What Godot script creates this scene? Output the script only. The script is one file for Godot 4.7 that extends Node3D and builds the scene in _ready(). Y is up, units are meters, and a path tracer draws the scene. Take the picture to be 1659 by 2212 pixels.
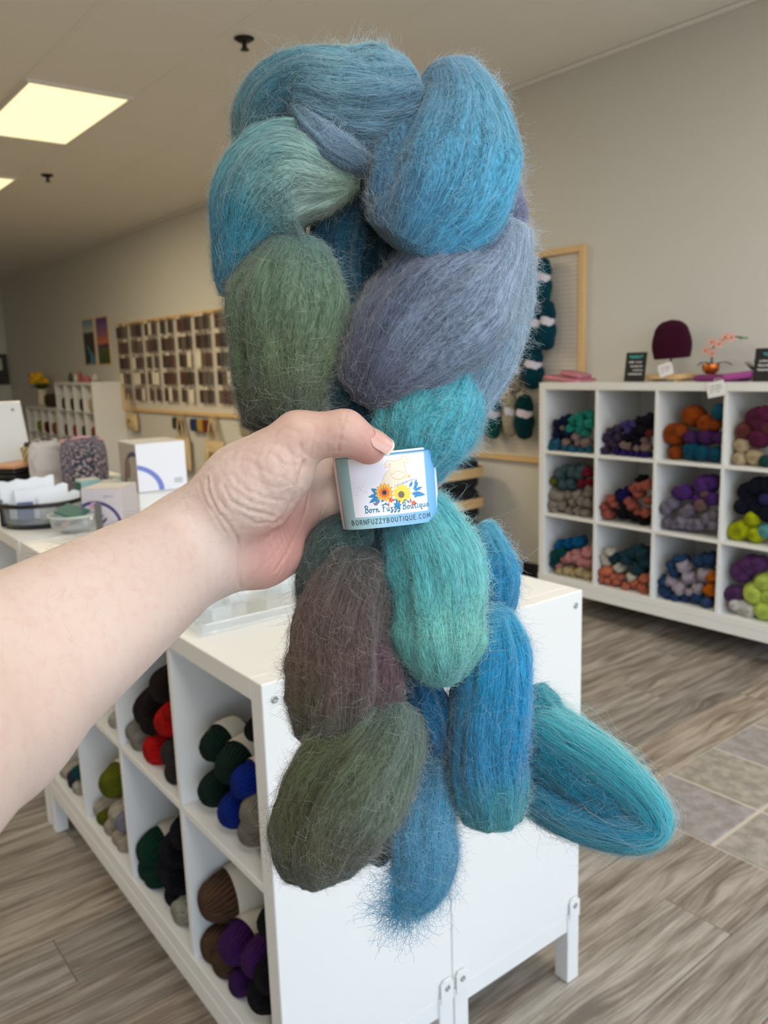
extends Node3D
# A yarn shop: a hand holds up a braid of dyed wool in front of white cube shelves.

const CAM := Vector3(0, 1.4333, 0)
const CAM_TURN := Vector3(-0.1831, -0.6692, -0.0317)
const WALL_X := 3.884
const CEIL := 3.0
const FRONT := 1.6
const WIN_X := -1.75
const LAMPS := [Vector2(1.805, -5.51), Vector2(1.805, -7.95), Vector2(-1.245, -5.51), Vector2(-1.245, -7.95), Vector2(1.805, -0.63), Vector2(3.025, 0.59), Vector2(-0.025, 0.59), Vector2(-1.245, -3.07)]  # only the first two are in view; the rest are added

var names := {}
var mats := {}
var meshes := {}
var rng := RandomNumberGenerator.new()
var cam_xf := Transform3D()


# ---------------------------------------------------------------- geometry
class Geo:
	var v := PackedVector3Array()
	var n := PackedVector3Array()
	var uv := PackedVector2Array()
	var col := PackedColorArray()
	var ix := PackedInt32Array()

	func tri(a: Vector3, b: Vector3, c: Vector3, out: Vector3, ua := Vector2.ZERO, ub := Vector2.ZERO, uc := Vector2.ZERO) -> void:
		var cr := (b - a).cross(c - a)
		var nn := cr.normalized()
		if cr.dot(out) > 0.0:
			var t := b
			b = c
			c = t
			var tu := ub
			ub = uc
			uc = tu
		else:
			nn = -nn
		var k := v.size()
		v.append(a); v.append(b); v.append(c)
		n.append(nn); n.append(nn); n.append(nn)
		uv.append(ua); uv.append(ub); uv.append(uc)
		ix.append(k); ix.append(k + 1); ix.append(k + 2)

	func quad(a: Vector3, b: Vector3, c: Vector3, d: Vector3, out: Vector3) -> void:
		var lu := (b - a).length()
		var lv := (d - a).length()
		tri(a, b, c, out, Vector2(0, 0), Vector2(lu, 0), Vector2(lu, lv))
		tri(a, c, d, out, Vector2(0, 0), Vector2(lu, lv), Vector2(0, lv))

	# a chamfered box about the centre at
	func box(size: Vector3, ch := 0.002, at := Vector3.ZERO, basis := Basis()) -> void:
		var h := size / 2.0
		ch = minf(ch, minf(h.x, minf(h.y, h.z)) * 0.9)
		for s in [-1.0, 1.0]:
			var y := h.y - ch
			var z := h.z - ch
			var x := h.x - ch
			_q(at, basis, [Vector3(s * h.x, -y, -z), Vector3(s * h.x, -y, z), Vector3(s * h.x, y, z), Vector3(s * h.x, y, -z)], Vector3(s, 0, 0))
			_q(at, basis, [Vector3(-x, s * h.y, -z), Vector3(x, s * h.y, -z), Vector3(x, s * h.y, z), Vector3(-x, s * h.y, z)], Vector3(0, s, 0))
			_q(at, basis, [Vector3(-x, -y, s * h.z), Vector3(x, -y, s * h.z), Vector3(x, y, s * h.z), Vector3(-x, y, s * h.z)], Vector3(0, 0, s))
			for t in [-1.0, 1.0]:
				_q(at, basis, [Vector3(s * h.x, t * y, -z), Vector3(s * h.x, t * y, z), Vector3(s * x, t * h.y, z), Vector3(s * x, t * h.y, -z)], Vector3(s, t, 0))
				_q(at, basis, [Vector3(s * h.x, -y, t * z), Vector3(s * h.x, y, t * z), Vector3(s * x, y, t * h.z), Vector3(s * x, -y, t * h.z)], Vector3(s, 0, t))
				_q(at, basis, [Vector3(-x, s * h.y, t * z), Vector3(x, s * h.y, t * z), Vector3(x, s * y, t * h.z), Vector3(-x, s * y, t * h.z)], Vector3(0, s, t))
				for w in [-1.0, 1.0]:
					tri(at + basis * Vector3(s * h.x, t * y, w * z), at + basis * Vector3(s * x, t * h.y, w * z), at + basis * Vector3(s * x, t * y, w * h.z), basis * Vector3(s, t, w))

	func _q(at: Vector3, b: Basis, p: Array, out: Vector3) -> void:
		quad(at + b * p[0], at + b * p[1], at + b * p[2], at + b * p[3], b * out)

	# nu x nv points, row after row; wrap joins the last column to the first
	func grid(p: PackedVector3Array, nu: int, nv: int, flip := false, us := 1.0, vs := 1.0, cols := PackedColorArray(), wrap := false) -> void:
		var k := v.size()
		var nn := PackedVector3Array()
		nn.resize(p.size())
		var tris := PackedInt32Array()
		for j in nv - 1:
			for i in nu - 1:
				var a := j * nu + i
				var b := a + 1
				var c := a + nu
				var d := c + 1
				if flip:
					tris.append_array([a, c, b, b, c, d])
				else:
					tris.append_array([a, b, c, b, d, c])
		for t in range(0, tris.size(), 3):
			var a := p[tris[t]]
			var cr := (p[tris[t + 2]] - a).cross(p[tris[t + 1]] - a)
			nn[tris[t]] += cr
			nn[tris[t + 1]] += cr
			nn[tris[t + 2]] += cr
		if wrap:
			for j in nv:
				var s := nn[j * nu] + nn[j * nu + nu - 1]
				nn[j * nu] = s
				nn[j * nu + nu - 1] = s
		for j in nv:
			for i in nu:
				n.append(nn[j * nu + i].normalized())
				uv.append(Vector2(us * i / float(nu - 1), vs * j / float(nv - 1)))
		v.append_array(p)
		col.append_array(cols)
		for t in tris:
			ix.append(t + k)

	# round bar along a path; radii may be one number or one per point
	func tube(path: PackedVector3Array, radii, seg := 8, us := 1.0, vs := 1.0) -> void:
		var pts := PackedVector3Array()
		var m := path.size()
		var side := Vector3.ZERO
		var rows := 0
		for j in m:
			var t := (path[mini(j + 1, m - 1)] - path[maxi(j - 1, 0)]).normalized()
			if side == Vector3.ZERO:
				side = t.cross(Vector3.UP if absf(t.y) < 0.9 else Vector3.RIGHT).normalized()
			side = (side - t * side.dot(t)).normalized()
			var up := t.cross(side)
			var r: float = radii if radii is float else radii[j]
			var rr := [r]
			if j == 0:
				rr = [0.0, r]
			elif j == m - 1:
				rr = [r, 0.0]
			for q in rr:
				for i in seg + 1:
					var th := TAU * i / seg
					pts.append(path[j] + (side * cos(th) + up * sin(th)) * q)
				rows += 1
		grid(pts, seg + 1, rows, true, us, vs, PackedColorArray(), true)

	# profile of (radius, height) turned about y
	func lathe(prof: PackedVector2Array, seg := 20, at := Vector3.ZERO, basis := Basis()) -> void:
		var pts := PackedVector3Array()
		for q in prof:
			for i in seg + 1:
				var th := TAU * i / seg
				pts.append(at + basis * Vector3(q.x * cos(th), q.y, q.x * sin(th)))
		grid(pts, seg + 1, prof.size(), false, 1.0, 1.0, PackedColorArray(), true)

	# a flat outline with thickness d along z
	func slab(outline: PackedVector2Array, d: float, at := Vector3.ZERO, basis := Basis()) -> void:
		var t := Geometry2D.triangulate_polygon(outline)
		for s in [-0.5, 0.5]:
			for k in range(0, t.size(), 3):
				var q := []
				for e in 3:
					var o := outline[t[k + e]]
					q.append(at + basis * Vector3(o.x, o.y, s * d))
				tri(q[0], q[1], q[2], basis * Vector3(0, 0, s), outline[t[k]], outline[t[k + 1]], outline[t[k + 2]])
		var turn := 1.0 if Geometry2D.is_polygon_clockwise(outline) else -1.0
		for k in outline.size():
			var a := outline[k]
			var b := outline[(k + 1) % outline.size()]
			var o := Vector3(-(b - a).y, (b - a).x, 0) * turn
			quad(at + basis * Vector3(a.x, a.y, -0.5 * d), at + basis * Vector3(b.x, b.y, -0.5 * d), at + basis * Vector3(b.x, b.y, 0.5 * d), at + basis * Vector3(a.x, a.y, 0.5 * d), basis * o)

	func mesh() -> ArrayMesh:
		var a := []
		a.resize(Mesh.ARRAY_MAX)
		a[Mesh.ARRAY_VERTEX] = v
		a[Mesh.ARRAY_NORMAL] = n
		if uv.size() == v.size():
			a[Mesh.ARRAY_TEX_UV] = uv
		if col.size() == v.size() and v.size() > 0:
			a[Mesh.ARRAY_COLOR] = col
		a[Mesh.ARRAY_INDEX] = ix
		var m := ArrayMesh.new()
		m.add_surface_from_arrays(Mesh.PRIMITIVE_TRIANGLES, a)
		return m


func cbox(sx: float, sy: float, sz: float, ch := 0.002) -> ArrayMesh:
	var key := "box %.4f %.4f %.4f %.4f" % [sx, sy, sz, ch]
	if not meshes.has(key):
		var g := Geo.new()
		g.box(Vector3(sx, sy, sz), ch)
		meshes[key] = g.mesh()
	return meshes[key]


func turned(prof: Array, seg := 20) -> ArrayMesh:
	var g := Geo.new()
	g.lathe(PackedVector2Array(prof), seg)
	return g.mesh()


func bar(path: Array, r, seg := 8) -> ArrayMesh:
	var g := Geo.new()
	g.tube(PackedVector3Array(path), r, seg)
	return g.mesh()


# ---------------------------------------------------------------- scene tree
func numbered(called: String) -> String:
	var k: int = names.get(called, 0)
	names[called] = k + 1
	return called if k == 0 else "%s_%03d" % [called, k]


func describe(o: Node3D, label: String, category: String, group := "") -> void:
	o.set_meta("label", label)
	o.set_meta("category", category)
	if group:
		o.set_meta("group", group)


func thing(called: String, label: String, category: String, at := Vector3.ZERO, turn := 0.0, group := "") -> Node3D:
	var o := Node3D.new()
	o.name = numbered(called)
	add_child(o)
	o.position = at
	o.rotation.y = turn
	describe(o, label, category, group)
	return o


func single(called: String, m: Mesh, mat: Material, label: String, category: String, at := Vector3.ZERO, turn := 0.0, group := "") -> MeshInstance3D:
	var o := MeshInstance3D.new()
	o.name = numbered(called)
	o.mesh = m
	o.material_override = mat
	add_child(o)
	o.position = at
	o.rotation.y = turn
	describe(o, label, category, group)
	return o


func part(parent: Node3D, called: String, m: Mesh, mat: Material, at := Vector3.ZERO, turn := Vector3.ZERO, label := "") -> MeshInstance3D:
	var o := MeshInstance3D.new()
	o.name = called
	o.mesh = m
	o.material_override = mat
	o.position = at
	o.rotation = turn
	if label:
		o.set_meta("label", label)
	parent.add_child(o, true)
	return o


func structure(called: String, m: Mesh, mat: Material, at := Vector3.ZERO) -> MeshInstance3D:
	var o := MeshInstance3D.new()
	o.name = called
	o.mesh = m
	o.material_override = mat
	o.position = at
	o.set_meta("kind", "structure")
	add_child(o)
	return o


# ---------------------------------------------------------------- materials
func rgb(r: int, g: int, b: int) -> Color:
	return Color8(r, g, b)


func mat(key: String, c: Color, rough := 0.6, metal := 0.0) -> StandardMaterial3D:
	if not mats.has(key):
		var m := StandardMaterial3D.new()
		m.resource_name = key
		m.albedo_color = c
		m.roughness = rough
		m.metallic = metal
		mats[key] = m
	return mats[key]


func noise(freq: float, octaves := 3, sd := 1) -> FastNoiseLite:
	var f := FastNoiseLite.new()
	f.seed = sd
	f.noise_type = FastNoiseLite.TYPE_SIMPLEX_SMOOTH
	f.frequency = freq
	f.fractal_octaves = octaves
	return f


# grey picture whose value at (x, y) is given by f, 0 to 1
func grey_image(w: int, h: int, f: Callable) -> Image:
	var data := PackedByteArray()
	data.resize(w * h)
	for y in h:
		for x in w:
			data[y * w + x] = clampi(int(255.0 * float(f.call(x, y))), 0, 255)
	return Image.create_from_data(w, h, false, Image.FORMAT_L8, data)


func tex(im: Image) -> ImageTexture:
	return ImageTexture.create_from_image(im)


# noise that repeats over w x h, stretched sx and sy times
func tiled(f: FastNoiseLite, x: float, y: float, w: float, h: float, sx: float, sy: float) -> float:
	var a := TAU * x / w
	var b := TAU * y / h
	return f.get_noise_3d(cos(a) * sx, sin(a) * sx + cos(b) * sy, sin(b) * sy)


func make_materials() -> void:
	mat("white laminate", rgb(230, 229, 225), 0.42)
	mat("wall paint", rgb(213, 211, 204), 0.85)
	mat("ceiling tile", rgb(240, 238, 232), 0.95)
	mat("ceiling grid", rgb(240, 238, 232), 0.6)
	mat("black rubber", rgb(18, 18, 19), 0.5)
	mat("steel", rgb(170, 175, 172), 0.3, 0.9)
	mat("grout", rgb(205, 196, 180), 0.9)
	mat("pale wood", rgb(222, 186, 134), 0.55)
	mat("paper", rgb(238, 236, 230), 0.7)
	mat("cream paper", rgb(226, 216, 196), 0.75)
	mat("black plastic", rgb(22, 22, 24), 0.35)
	mat("dark grey", rgb(58, 56, 54), 0.6)
	mat("canvas", rgb(214, 190, 148), 0.9)
	mat("aluminium", rgb(96, 94, 90), 0.4, 0.7)
	var fine := noise(0.9, 3, 5)
	var bumps := grey_image(128, 128, func(x, y): return 0.5 + 0.5 * tiled(fine, x, y, 128, 128, 6.0, 6.0))
	bumps.convert(Image.FORMAT_RGBA8)
	bumps.bump_map_to_normal_map(3.0)
	var dents := tex(bumps)
	for k in ["wall paint", "ceiling tile"]:
		var m: StandardMaterial3D = mats[k]
		m.normal_enabled = true
		m.normal_texture = dents
		m.normal_scale = 0.25
		m.uv1_triplanar = true
		m.uv1_world_triplanar = true
		m.uv1_scale = Vector3.ONE * 5.0
	var weave: StandardMaterial3D = mats["canvas"]
	weave.normal_enabled = true
	weave.normal_texture = dents
	weave.normal_scale = 0.5
	weave.uv1_triplanar = true
	weave.uv1_scale = Vector3.ONE * 12.0


# ---------------------------------------------------------------- start
func _ready() -> void:
	rng.seed = 7
	# camera
	var cam := Camera3D.new()
	cam.name = "camera"
	cam.position = CAM
	cam.rotation = CAM_TURN
	cam.near = 0.02
	cam.far = 200.0
	add_child(cam)
	var eye := CameraAttributesPhysical.new()
	eye.frustum_focal_length = 12.0 * 1757.63 / 1106.0
	eye.exposure_aperture = 9.5
	eye.frustum_focus_distance = 0.46
	cam.attributes = eye
	cam.current = true
	cam_xf = Transform3D(Basis.from_euler(CAM_TURN), CAM)
	# sky and exposure
	var around := WorldEnvironment.new()
	around.name = "surroundings"
	var env := Environment.new()
	var sky := Sky.new()
	var air := ProceduralSkyMaterial.new()
	air.sky_top_color = Color(0.72, 0.83, 0.97)
	air.sky_horizon_color = Color(0.88, 0.93, 0.98)
	air.ground_bottom_color = Color(0.60, 0.60, 0.58)
	air.ground_horizon_color = Color(0.78, 0.78, 0.76)
	air.sky_energy_multiplier = 1.0
	air.ground_energy_multiplier = 1.0
	sky.sky_material = air
	env.background_mode = Environment.BG_SKY
	env.sky = sky
	env.background_energy_multiplier = 10.5
	env.tonemap_mode = Environment.TONE_MAPPER_LINEAR
	env.tonemap_exposure = 0.515
	env.sdfgi_enabled = true
	env.ssao_enabled = true
	env.ssil_enabled = true
	around.environment = env
	add_child(around)
	make_materials()
	build_room()
	build_shelves()
	build_yarn()
	build_wall_goods()
	build_table_goods()
	build_braid()
	build_person()




# ---------------------------------------------------------------- the room
func plank_texture(sd: int) -> ImageTexture:
	var big := noise(0.55, 2, sd)
	var mid := noise(0.8, 4, sd + 10)
	var im := Image.create(512, 128, false, Image.FORMAT_RGB8)
	var knots := []
	for k in 2:
		knots.append(Vector2(rng.randf_range(60, 450), rng.randf_range(20, 108)))
	for y in 128:
		for x in 512:
			var px := x / 512.0
			var py := y / 128.0
			var bend := 0.0
			var knot := 0.0
			for q in knots:
				var d := Vector2((x - q.x) / 46.0, (y - q.y) / 13.0).length()
				bend += 0.16 * exp(-d * d * 0.5)
				knot += exp(-d * d * 2.2)
			var g := mid.get_noise_2d(px * 7.0 + sd, (py + bend) * 26.0)
			var streak := big.get_noise_2d(px * 4.0, (py + bend) * 7.0 + sd * 3.0)
			var fine := mid.get_noise_2d(px * 22.0, py * 110.0)
			var t := clampf(0.5 + 0.55 * g + 0.5 * streak + 0.22 * fine - 0.4 * knot, 0.0, 1.0)
			var c := Color8(116, 105, 95).lerp(Color8(196, 186, 173), t)
			c = c.lerp(Color8(172, 168, 164), clampf(streak * 0.6, 0.0, 0.5))
			im.set_pixel(x, y, c)
	return tex(im)


func build_room() -> void:
	var paint: Material = mats["wall paint"]
	# outer shell, every piece with thickness
	structure("wall_right", cbox(0.12, 3.3, 18.8, 0.001), paint, Vector3(WALL_X + 0.06, 1.5, -6.15))
	structure("wall_back", cbox(8.4, 3.3, 0.12, 0.001), paint, Vector3(0, 1.5, -15.35))
	structure("wall_left", cbox(0.12, 3.3, 18.8, 0.001), paint, Vector3(-4.16, 1.5, -6.15))
	var face := structure("wall_front", cbox(8.4, 0.24, 0.14, 0.001), paint, Vector3(0, 2.98, FRONT))
	part(face, "side_wall", cbox(WIN_X + 4.2, 2.9, 0.14, 0.001), paint, Vector3((WIN_X - 4.2) / 2, -1.5, 0))
	part(face, "sill_wall", cbox(8.4, 0.16, 0.14, 0.001), paint, Vector3(0, -2.9, 0))
	structure("baseboard_right", cbox(0.012, 0.13, 18.4, 0.003), mats["black rubber"], Vector3(WALL_X - 0.007, 0.066, -6.1))
	structure("baseboard_back", cbox(8.0, 0.13, 0.012, 0.003), mats["black rubber"], Vector3(-0.12, 0.066, -15.283))
	# shop windows behind the camera
	var metal: Material = mats["aluminium"]
	var glass := mat("window glass", Color(0.92, 0.97, 0.96, 0.06), 0.02)
	glass.transparency = BaseMaterial3D.TRANSPARENCY_ALPHA
	var pitch := (WALL_X - WIN_X) / 3.0
	for k in 3:
		var x := WIN_X + pitch * k
		var w := structure("window_%d" % (k + 1), cbox(0.05, 2.7, 0.1, 0.003), metal, Vector3(x + 0.026, 1.51, FRONT))
		part(w, "window_frame", cbox(pitch, 0.05, 0.1, 0.003), metal, Vector3(pitch / 2 - 0.026, -1.325, 0))
		part(w, "window_frame", cbox(pitch, 0.05, 0.1, 0.003), metal, Vector3(pitch / 2 - 0.026, 1.325, 0))
		part(w, "window_frame", cbox(0.05, 2.6, 0.1, 0.003), metal, Vector3(pitch - 0.052, 0, 0))
		part(w, "pane", cbox(pitch - 0.1, 2.6, 0.006, 0.001), glass, Vector3(pitch / 2 - 0.026, 0, 0))
	build_floor()
	build_ceiling()


func build_floor() -> void:
	var looks := []
	for k in 5:
		var m := StandardMaterial3D.new()
		m.resource_name = "vinyl plank %d" % k
		m.albedo_texture = plank_texture(11 + k * 7)
		m.albedo_color = [Color(1, 1, 1), Color(0.94, 0.93, 0.92), Color(1, 0.97, 0.94), Color(0.9, 0.9, 0.9), Color(0.97, 0.98, 0.98)][k]
		m.roughness = 0.48
		m.uv1_scale = Vector3(1.0 / 1.22, 1.0 / 0.185, 1)
		looks.append(m)
	var under := mat("floor base", rgb(122, 112, 102), 0.7)
	var floor_ := structure("floor", cbox(8.3, 0.1, 18.6, 0.001), under, Vector3(0, -0.056, -6.05))
	var wide := 0.185
	var long := 1.22
	var g := Geo.new()
	g.box(Vector3(long - 0.002, 0.006, wide - 0.002), 0.001)
	var whole := g.mesh()
	var row := 0
	var z := 1.51
	while z > -6.2:
		var x := -1.9 + fmod(row * 0.47, long)
		while x < WALL_X:
			var x1 := minf(x + long, WALL_X - 0.004)
			var x0 := x
			# the entrance tiles take the place of planks here
			if z - wide * 0.5 > -1.45:
				x1 = minf(x1, 2.083)
			if x1 - x0 > 0.08:
				var m: Mesh = whole
				if x1 - x0 < long - 0.001:
					m = cbox(x1 - x0 - 0.002, 0.006, wide - 0.002, 0.001)
				part(floor_, "plank", m, looks[rng.randi() % 5], Vector3((x0 + x1) / 2, 0.053, z - wide / 2 + 6.05))
			x += long
		z -= wide
		row += 1
	# stone tiles by the entrance
	var slate := []
	for k in 4:
		var f := noise(0.8, 4, 60 + k)
		var im := Image.create(128, 128, false, Image.FORMAT_RGB8)
		for y in 128:
			for x in 128:
				var t := 0.5 + 0.6 * f.get_noise_2d(x * 0.045, y * 0.045) + 0.25 * f.get_noise_2d(x * 0.3, y * 0.3)
				im.set_pixel(x, y, Color8(132, 124, 116).lerp([Color8(186, 178, 168), Color8(178, 170, 172), Color8(190, 180, 164), Color8(176, 174, 170)][k], clampf(t, 0, 1)))
		var m := StandardMaterial3D.new()
		m.resource_name = "stone tile %d" % k
		m.albedo_texture = tex(im)
		m.roughness = 0.55
		m.uv1_scale = Vector3(1.0 / 0.3, 1.0 / 0.3, 1)
		slate.append(m)
	part(floor_, "grout_bed", cbox(WALL_X - 2.083, 0.004, 3.0, 0.0005), mats["grout"], Vector3((WALL_X + 2.083) / 2, 0.051, 0.05 + 6.05))
	var tz := -1.45
	var r := 0
	while tz < 1.4:
		var tx := 2.083
		while tx < WALL_X - 0.05:
			var w := minf(0.285, WALL_X - tx)
			part(floor_, "tile", cbox(w - 0.014, 0.008, 0.311, 0.002), slate[rng.randi() % 4], Vector3(tx + w / 2, 0.053, tz + 0.1625 + 6.05))
			tx += 0.285
		tz += 0.325
		r += 1


func build_ceiling() -> void:
	var top := structure("ceiling", cbox(8.4, 0.12, 18.8, 0.001), mats["ceiling grid"], Vector3(0, CEIL + 0.09, -6.15))
	var gx := []
	var x := -4.1
	var first := 2.11 - 0.61 * 10
	gx.append(-4.1)
	for k in 13:
		if first + 0.61 * k > -4.05:
			gx.append(first + 0.61 * k)
	gx.append(WALL_X)
	var gz := [3.15]
	for k in 15:
		gz.append(2.42 - 1.22 * k)
	gz.append(-15.29)
	var here := Vector3(0, CEIL + 0.09, -6.15)
	for i in gx.size() - 1:
		for j in gz.size() - 1:
			var w: float = gx[i + 1] - gx[i]
			var d: float = gz[j] - gz[j + 1]
			if w < 0.05 or d < 0.05:
				continue
			var cx: float = (gx[i] + gx[i + 1]) / 2
			var cz: float = (gz[j] + gz[j + 1]) / 2
			if is_lamp(cx, cz):
				continue
			part(top, "ceiling_tile", cbox(w - 0.02, 0.012, d - 0.02, 0.003), mats["ceiling tile"], Vector3(cx, CEIL + 0.0105, cz) - here)
	for q in gx:
		part(top, "grid_bar", cbox(0.022, 0.02, 18.4, 0.001), mats["ceiling grid"], Vector3(q, CEIL + 0.0135, -6.1) - here)
	for q in gz:
		part(top, "grid_bar", cbox(7.98, 0.0195, 0.022, 0.001), mats["ceiling grid"], Vector3(-0.11, CEIL + 0.0135, q) - here)
	structure("trim_1", cbox(0.02, 0.02, 18.4, 0.002), mats["ceiling grid"], Vector3(WALL_X - 0.011, CEIL - 0.008, -6.1))
	# light panels; unseen ones are added, those in front to light the wall shelf
	var glow := mat("light panel", rgb(255, 250, 235), 0.5)
	glow.emission_enabled = true
	glow.emission = Color(1.0, 0.92, 0.70)
	glow.emission_energy_multiplier = 2.3
	var n := 0
	for spot in LAMPS:
		if true:
			var lx: float = spot.x
			var lz: float = spot.y
			var seen: String = "warm glowing square ceiling panel at the upper left, larger of the two in view" if absf(lx - 1.805) < 0.01 and absf(lz + 5.51) < 0.01 else ("warm glowing ceiling panel at the left edge, smaller and farther of the two" if absf(lx - 1.805) < 0.01 and absf(lz + 7.95) < 0.01 else "added warm ceiling light panel outside the view")
			var t := thing("ceiling_light", seen, "ceiling light", Vector3(lx, CEIL, lz), 0.0, "ceiling light panels")
			part(t, "diffuser", cbox(0.56, 0.006, 1.17, 0.001), glow, Vector3(0, -0.001, 0))
			for s in [-1.0, 1.0]:
				part(t, "frame", cbox(0.024, 0.022, 1.2, 0.003), mats["white laminate"], Vector3(s * 0.291, 0, 0))
				part(t, "frame", cbox(0.56, 0.022, 0.024, 0.003), mats["white laminate"], Vector3(0, 0, s * 0.591))
			var lamp := AreaLight3D.new()
			lamp.name = "panel_light_%d" % n
			lamp.area_size = Vector2(0.55, 1.15)
			lamp.light_color = Color(1.0, 0.985, 0.96) if lz > -4.0 else Color(1.0, 0.93, 0.78)
			lamp.light_energy = 4.4 if lz > -4.0 else 7.5
			lamp.shadow_enabled = true
			lamp.area_range = 30.0
			lamp.area_attenuation = 2.0
			lamp.position = Vector3(lx, CEIL - 0.016, lz)
			lamp.rotation = Vector3(-PI / 2, 0, 0)
			add_child(lamp)
			n += 1
	# fire sprinklers
	for q in [[2.208, -3.774, "dark round sprinkler head in the ceiling above the wool braid"], [2.27, -7.128, "small dark sprinkler head in the ceiling left of the braid"]]:
		var t := thing("sprinkler_head", q[2], "sprinkler", Vector3(q[0], CEIL, q[1]), 0.0, "ceiling sprinklers")
		var dark := mat("sprinkler metal", rgb(46, 42, 36), 0.5, 0.5)
		part(t, "collar", turned([Vector2(0, -0.012), Vector2(0.03, -0.012), Vector2(0.05, 0.001), Vector2(0, 0.001)], 20), dark)
		part(t, "nozzle", turned([Vector2(0, -0.045), Vector2(0.012, -0.045), Vector2(0.012, -0.01), Vector2(0, -0.01)], 12), dark)
		part(t, "deflector", turned([Vector2(0, -0.05), Vector2(0.022, -0.05), Vector2(0.022, -0.046), Vector2(0, -0.046)], 14), dark)


func is_lamp(x: float, z: float) -> bool:
	for q in LAMPS:
		if absf(x - q.x) < 0.2 and absf(z - q.y) < 0.4:
			return true
	return false


# ---------------------------------------------------------------- cube shelves
# Local axes: x into the shelf from its open face, y up, -z along it. Openings 0.335, outer boards 0.038, inner 0.016.
func cube_shelf(label: String, cols: int, rows: int, at: Vector3, turn: float, base: float, group := "") -> Node3D:
	var t := thing("cube_shelf", label, "shelf", at, turn, group)
	var white: Material = mats["white laminate"]
	var long := 0.076 + cols * 0.335 + (cols - 1) * 0.016
	var high := 0.076 + rows * 0.335 + (rows - 1) * 0.016
	var deep := 0.389
	var dx := deep / 2
	for k in 2:
		var e := part(t, "end_panel", cbox(deep, high, 0.038, 0.0015), white, Vector3(dx, base + high / 2, -0.019 if k == 0 else 0.019 - long))
		for sx in [-1.0, 1.0]:
			for sy in [-1.0, 1.0]:
				part(e, "screw", screw(), mats["steel"], Vector3(sx * (dx - 0.022), sy * (high / 2 - 0.03), 0.0191 if k == 0 else -0.0191), Vector3(PI / 2 if k == 0 else -PI / 2, 0, 0))
	part(t, "top_board", cbox(deep, 0.038, long - 0.076, 0.0015), white, Vector3(dx, base + high - 0.019, -long / 2))
	part(t, "bottom_board", cbox(deep, 0.038, long - 0.076, 0.0015), white, Vector3(dx, base + 0.019, -long / 2))
	for c in range(1, cols):
		part(t, "divider", cbox(deep - 0.004, high - 0.076, 0.016, 0.001), white, Vector3(dx, base + high / 2, -(0.03 + c * 0.351)))
	for c in cols:
		for r in range(1, rows):
			part(t, "shelf_board", cbox(deep - 0.004, 0.016, 0.335, 0.001), white, Vector3(dx, base + 0.03 + r * 0.351, -(0.038 + 0.1675 + c * 0.351)))
	part(t, "back_panel", cbox(0.004, high - 0.07, long - 0.07, 0.001), white, Vector3(deep - 0.004, base + high / 2, -long / 2))
	# underframe
	for x in [0.017, deep - 0.017]:
		part(t, "rail", cbox(0.034, 0.045, long - 0.002, 0.002), white, Vector3(x, base - 0.0235, -long / 2))
	for z in [-0.018, 0.018 - long]:
		part(t, "rail", cbox(deep - 0.07, 0.045, 0.034, 0.002), white, Vector3(dx, base - 0.0235, z))
		for x in [0.0195, deep - 0.0195]:
			var leg := part(t, "leg", cbox(0.038, base - 0.001, 0.039, 0.002), white, Vector3(x, base / 2, z + (0.002 if z > -0.1 else -0.002)))
			var front := 1.0 if z > -0.1 else -1.0
			var tab := Geo.new()
			tab.slab(PackedVector2Array([Vector2(-0.016, -0.01), Vector2(0.016, -0.01), Vector2(0.016, 0.03), Vector2(0.01, 0.038), Vector2(-0.008, 0.038), Vector2(-0.016, 0.03)]), 0.004)
			part(leg, "bracket", tab.mesh(), white, Vector3(0, base / 2, front * 0.0213))
			part(leg, "screw", screw(), mats["steel"], Vector3(0, base / 2 + 0.02, front * 0.0234), Vector3(front * PI / 2, 0, 0))
	return t


func screw() -> ArrayMesh:
	if not meshes.has("screw"):
		meshes["screw"] = turned([Vector2(0.0065, 0.0), Vector2(0.0065, 0.0012), Vector2(0.0045, 0.0018), Vector2(0.0032, 0.0018), Vector2(0.0025, 0.0004), Vector2(0, 0.0004)], 12)
	return meshes["screw"]


const ISLAND := Vector3(0.5917, 0, -1.0733)
const ISLAND_TURN := -0.0201
const BASE := 0.177


func island(u: float, v: float) -> Vector3:
	return ISLAND + Basis(Vector3.UP, ISLAND_TURN) * Vector3(v, 0, -u)


func build_shelves() -> void:
	cube_shelf("white cube shelf full of yarn balls, nearest the camera at the lower left", 4, 2, ISLAND, ISLAND_TURN, BASE, "shelves of the central island")
	cube_shelf("white shelf at the right of the near island, backing onto the yarn shelf", 4, 2, island(1.464, 0.78), ISLAND_TURN + PI, BASE, "shelves of the central island")
	cube_shelf("white shelf under the tray and boxes on the left table", 4, 2, island(1.492, 0), ISLAND_TURN, BASE, "shelves of the central island")
	cube_shelf("white shelf behind the tray and boxes, away from the left edge", 4, 2, island(2.956, 0.78), ISLAND_TURN + PI, BASE, "shelves of the central island")
	cube_shelf("tall white cube shelf stocked with colourful yarn against the right wall", 4, 3, Vector3(3.4941, 0, -1.5417), 0.0, 0.178, "shelves along the wall")
	cube_shelf("tall white cube shelf with its side panel toward us, below the posters", 4, 3, Vector3(3.4941, 0, -10.1), 0.0, 0.178, "shelves along the wall")
	cube_shelf("low white cube shelf under the yellow flowers at the far left", 4, 2, Vector3(3.4941, 0, -11.6), 0.0, 0.177, "shelves along the wall")


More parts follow.
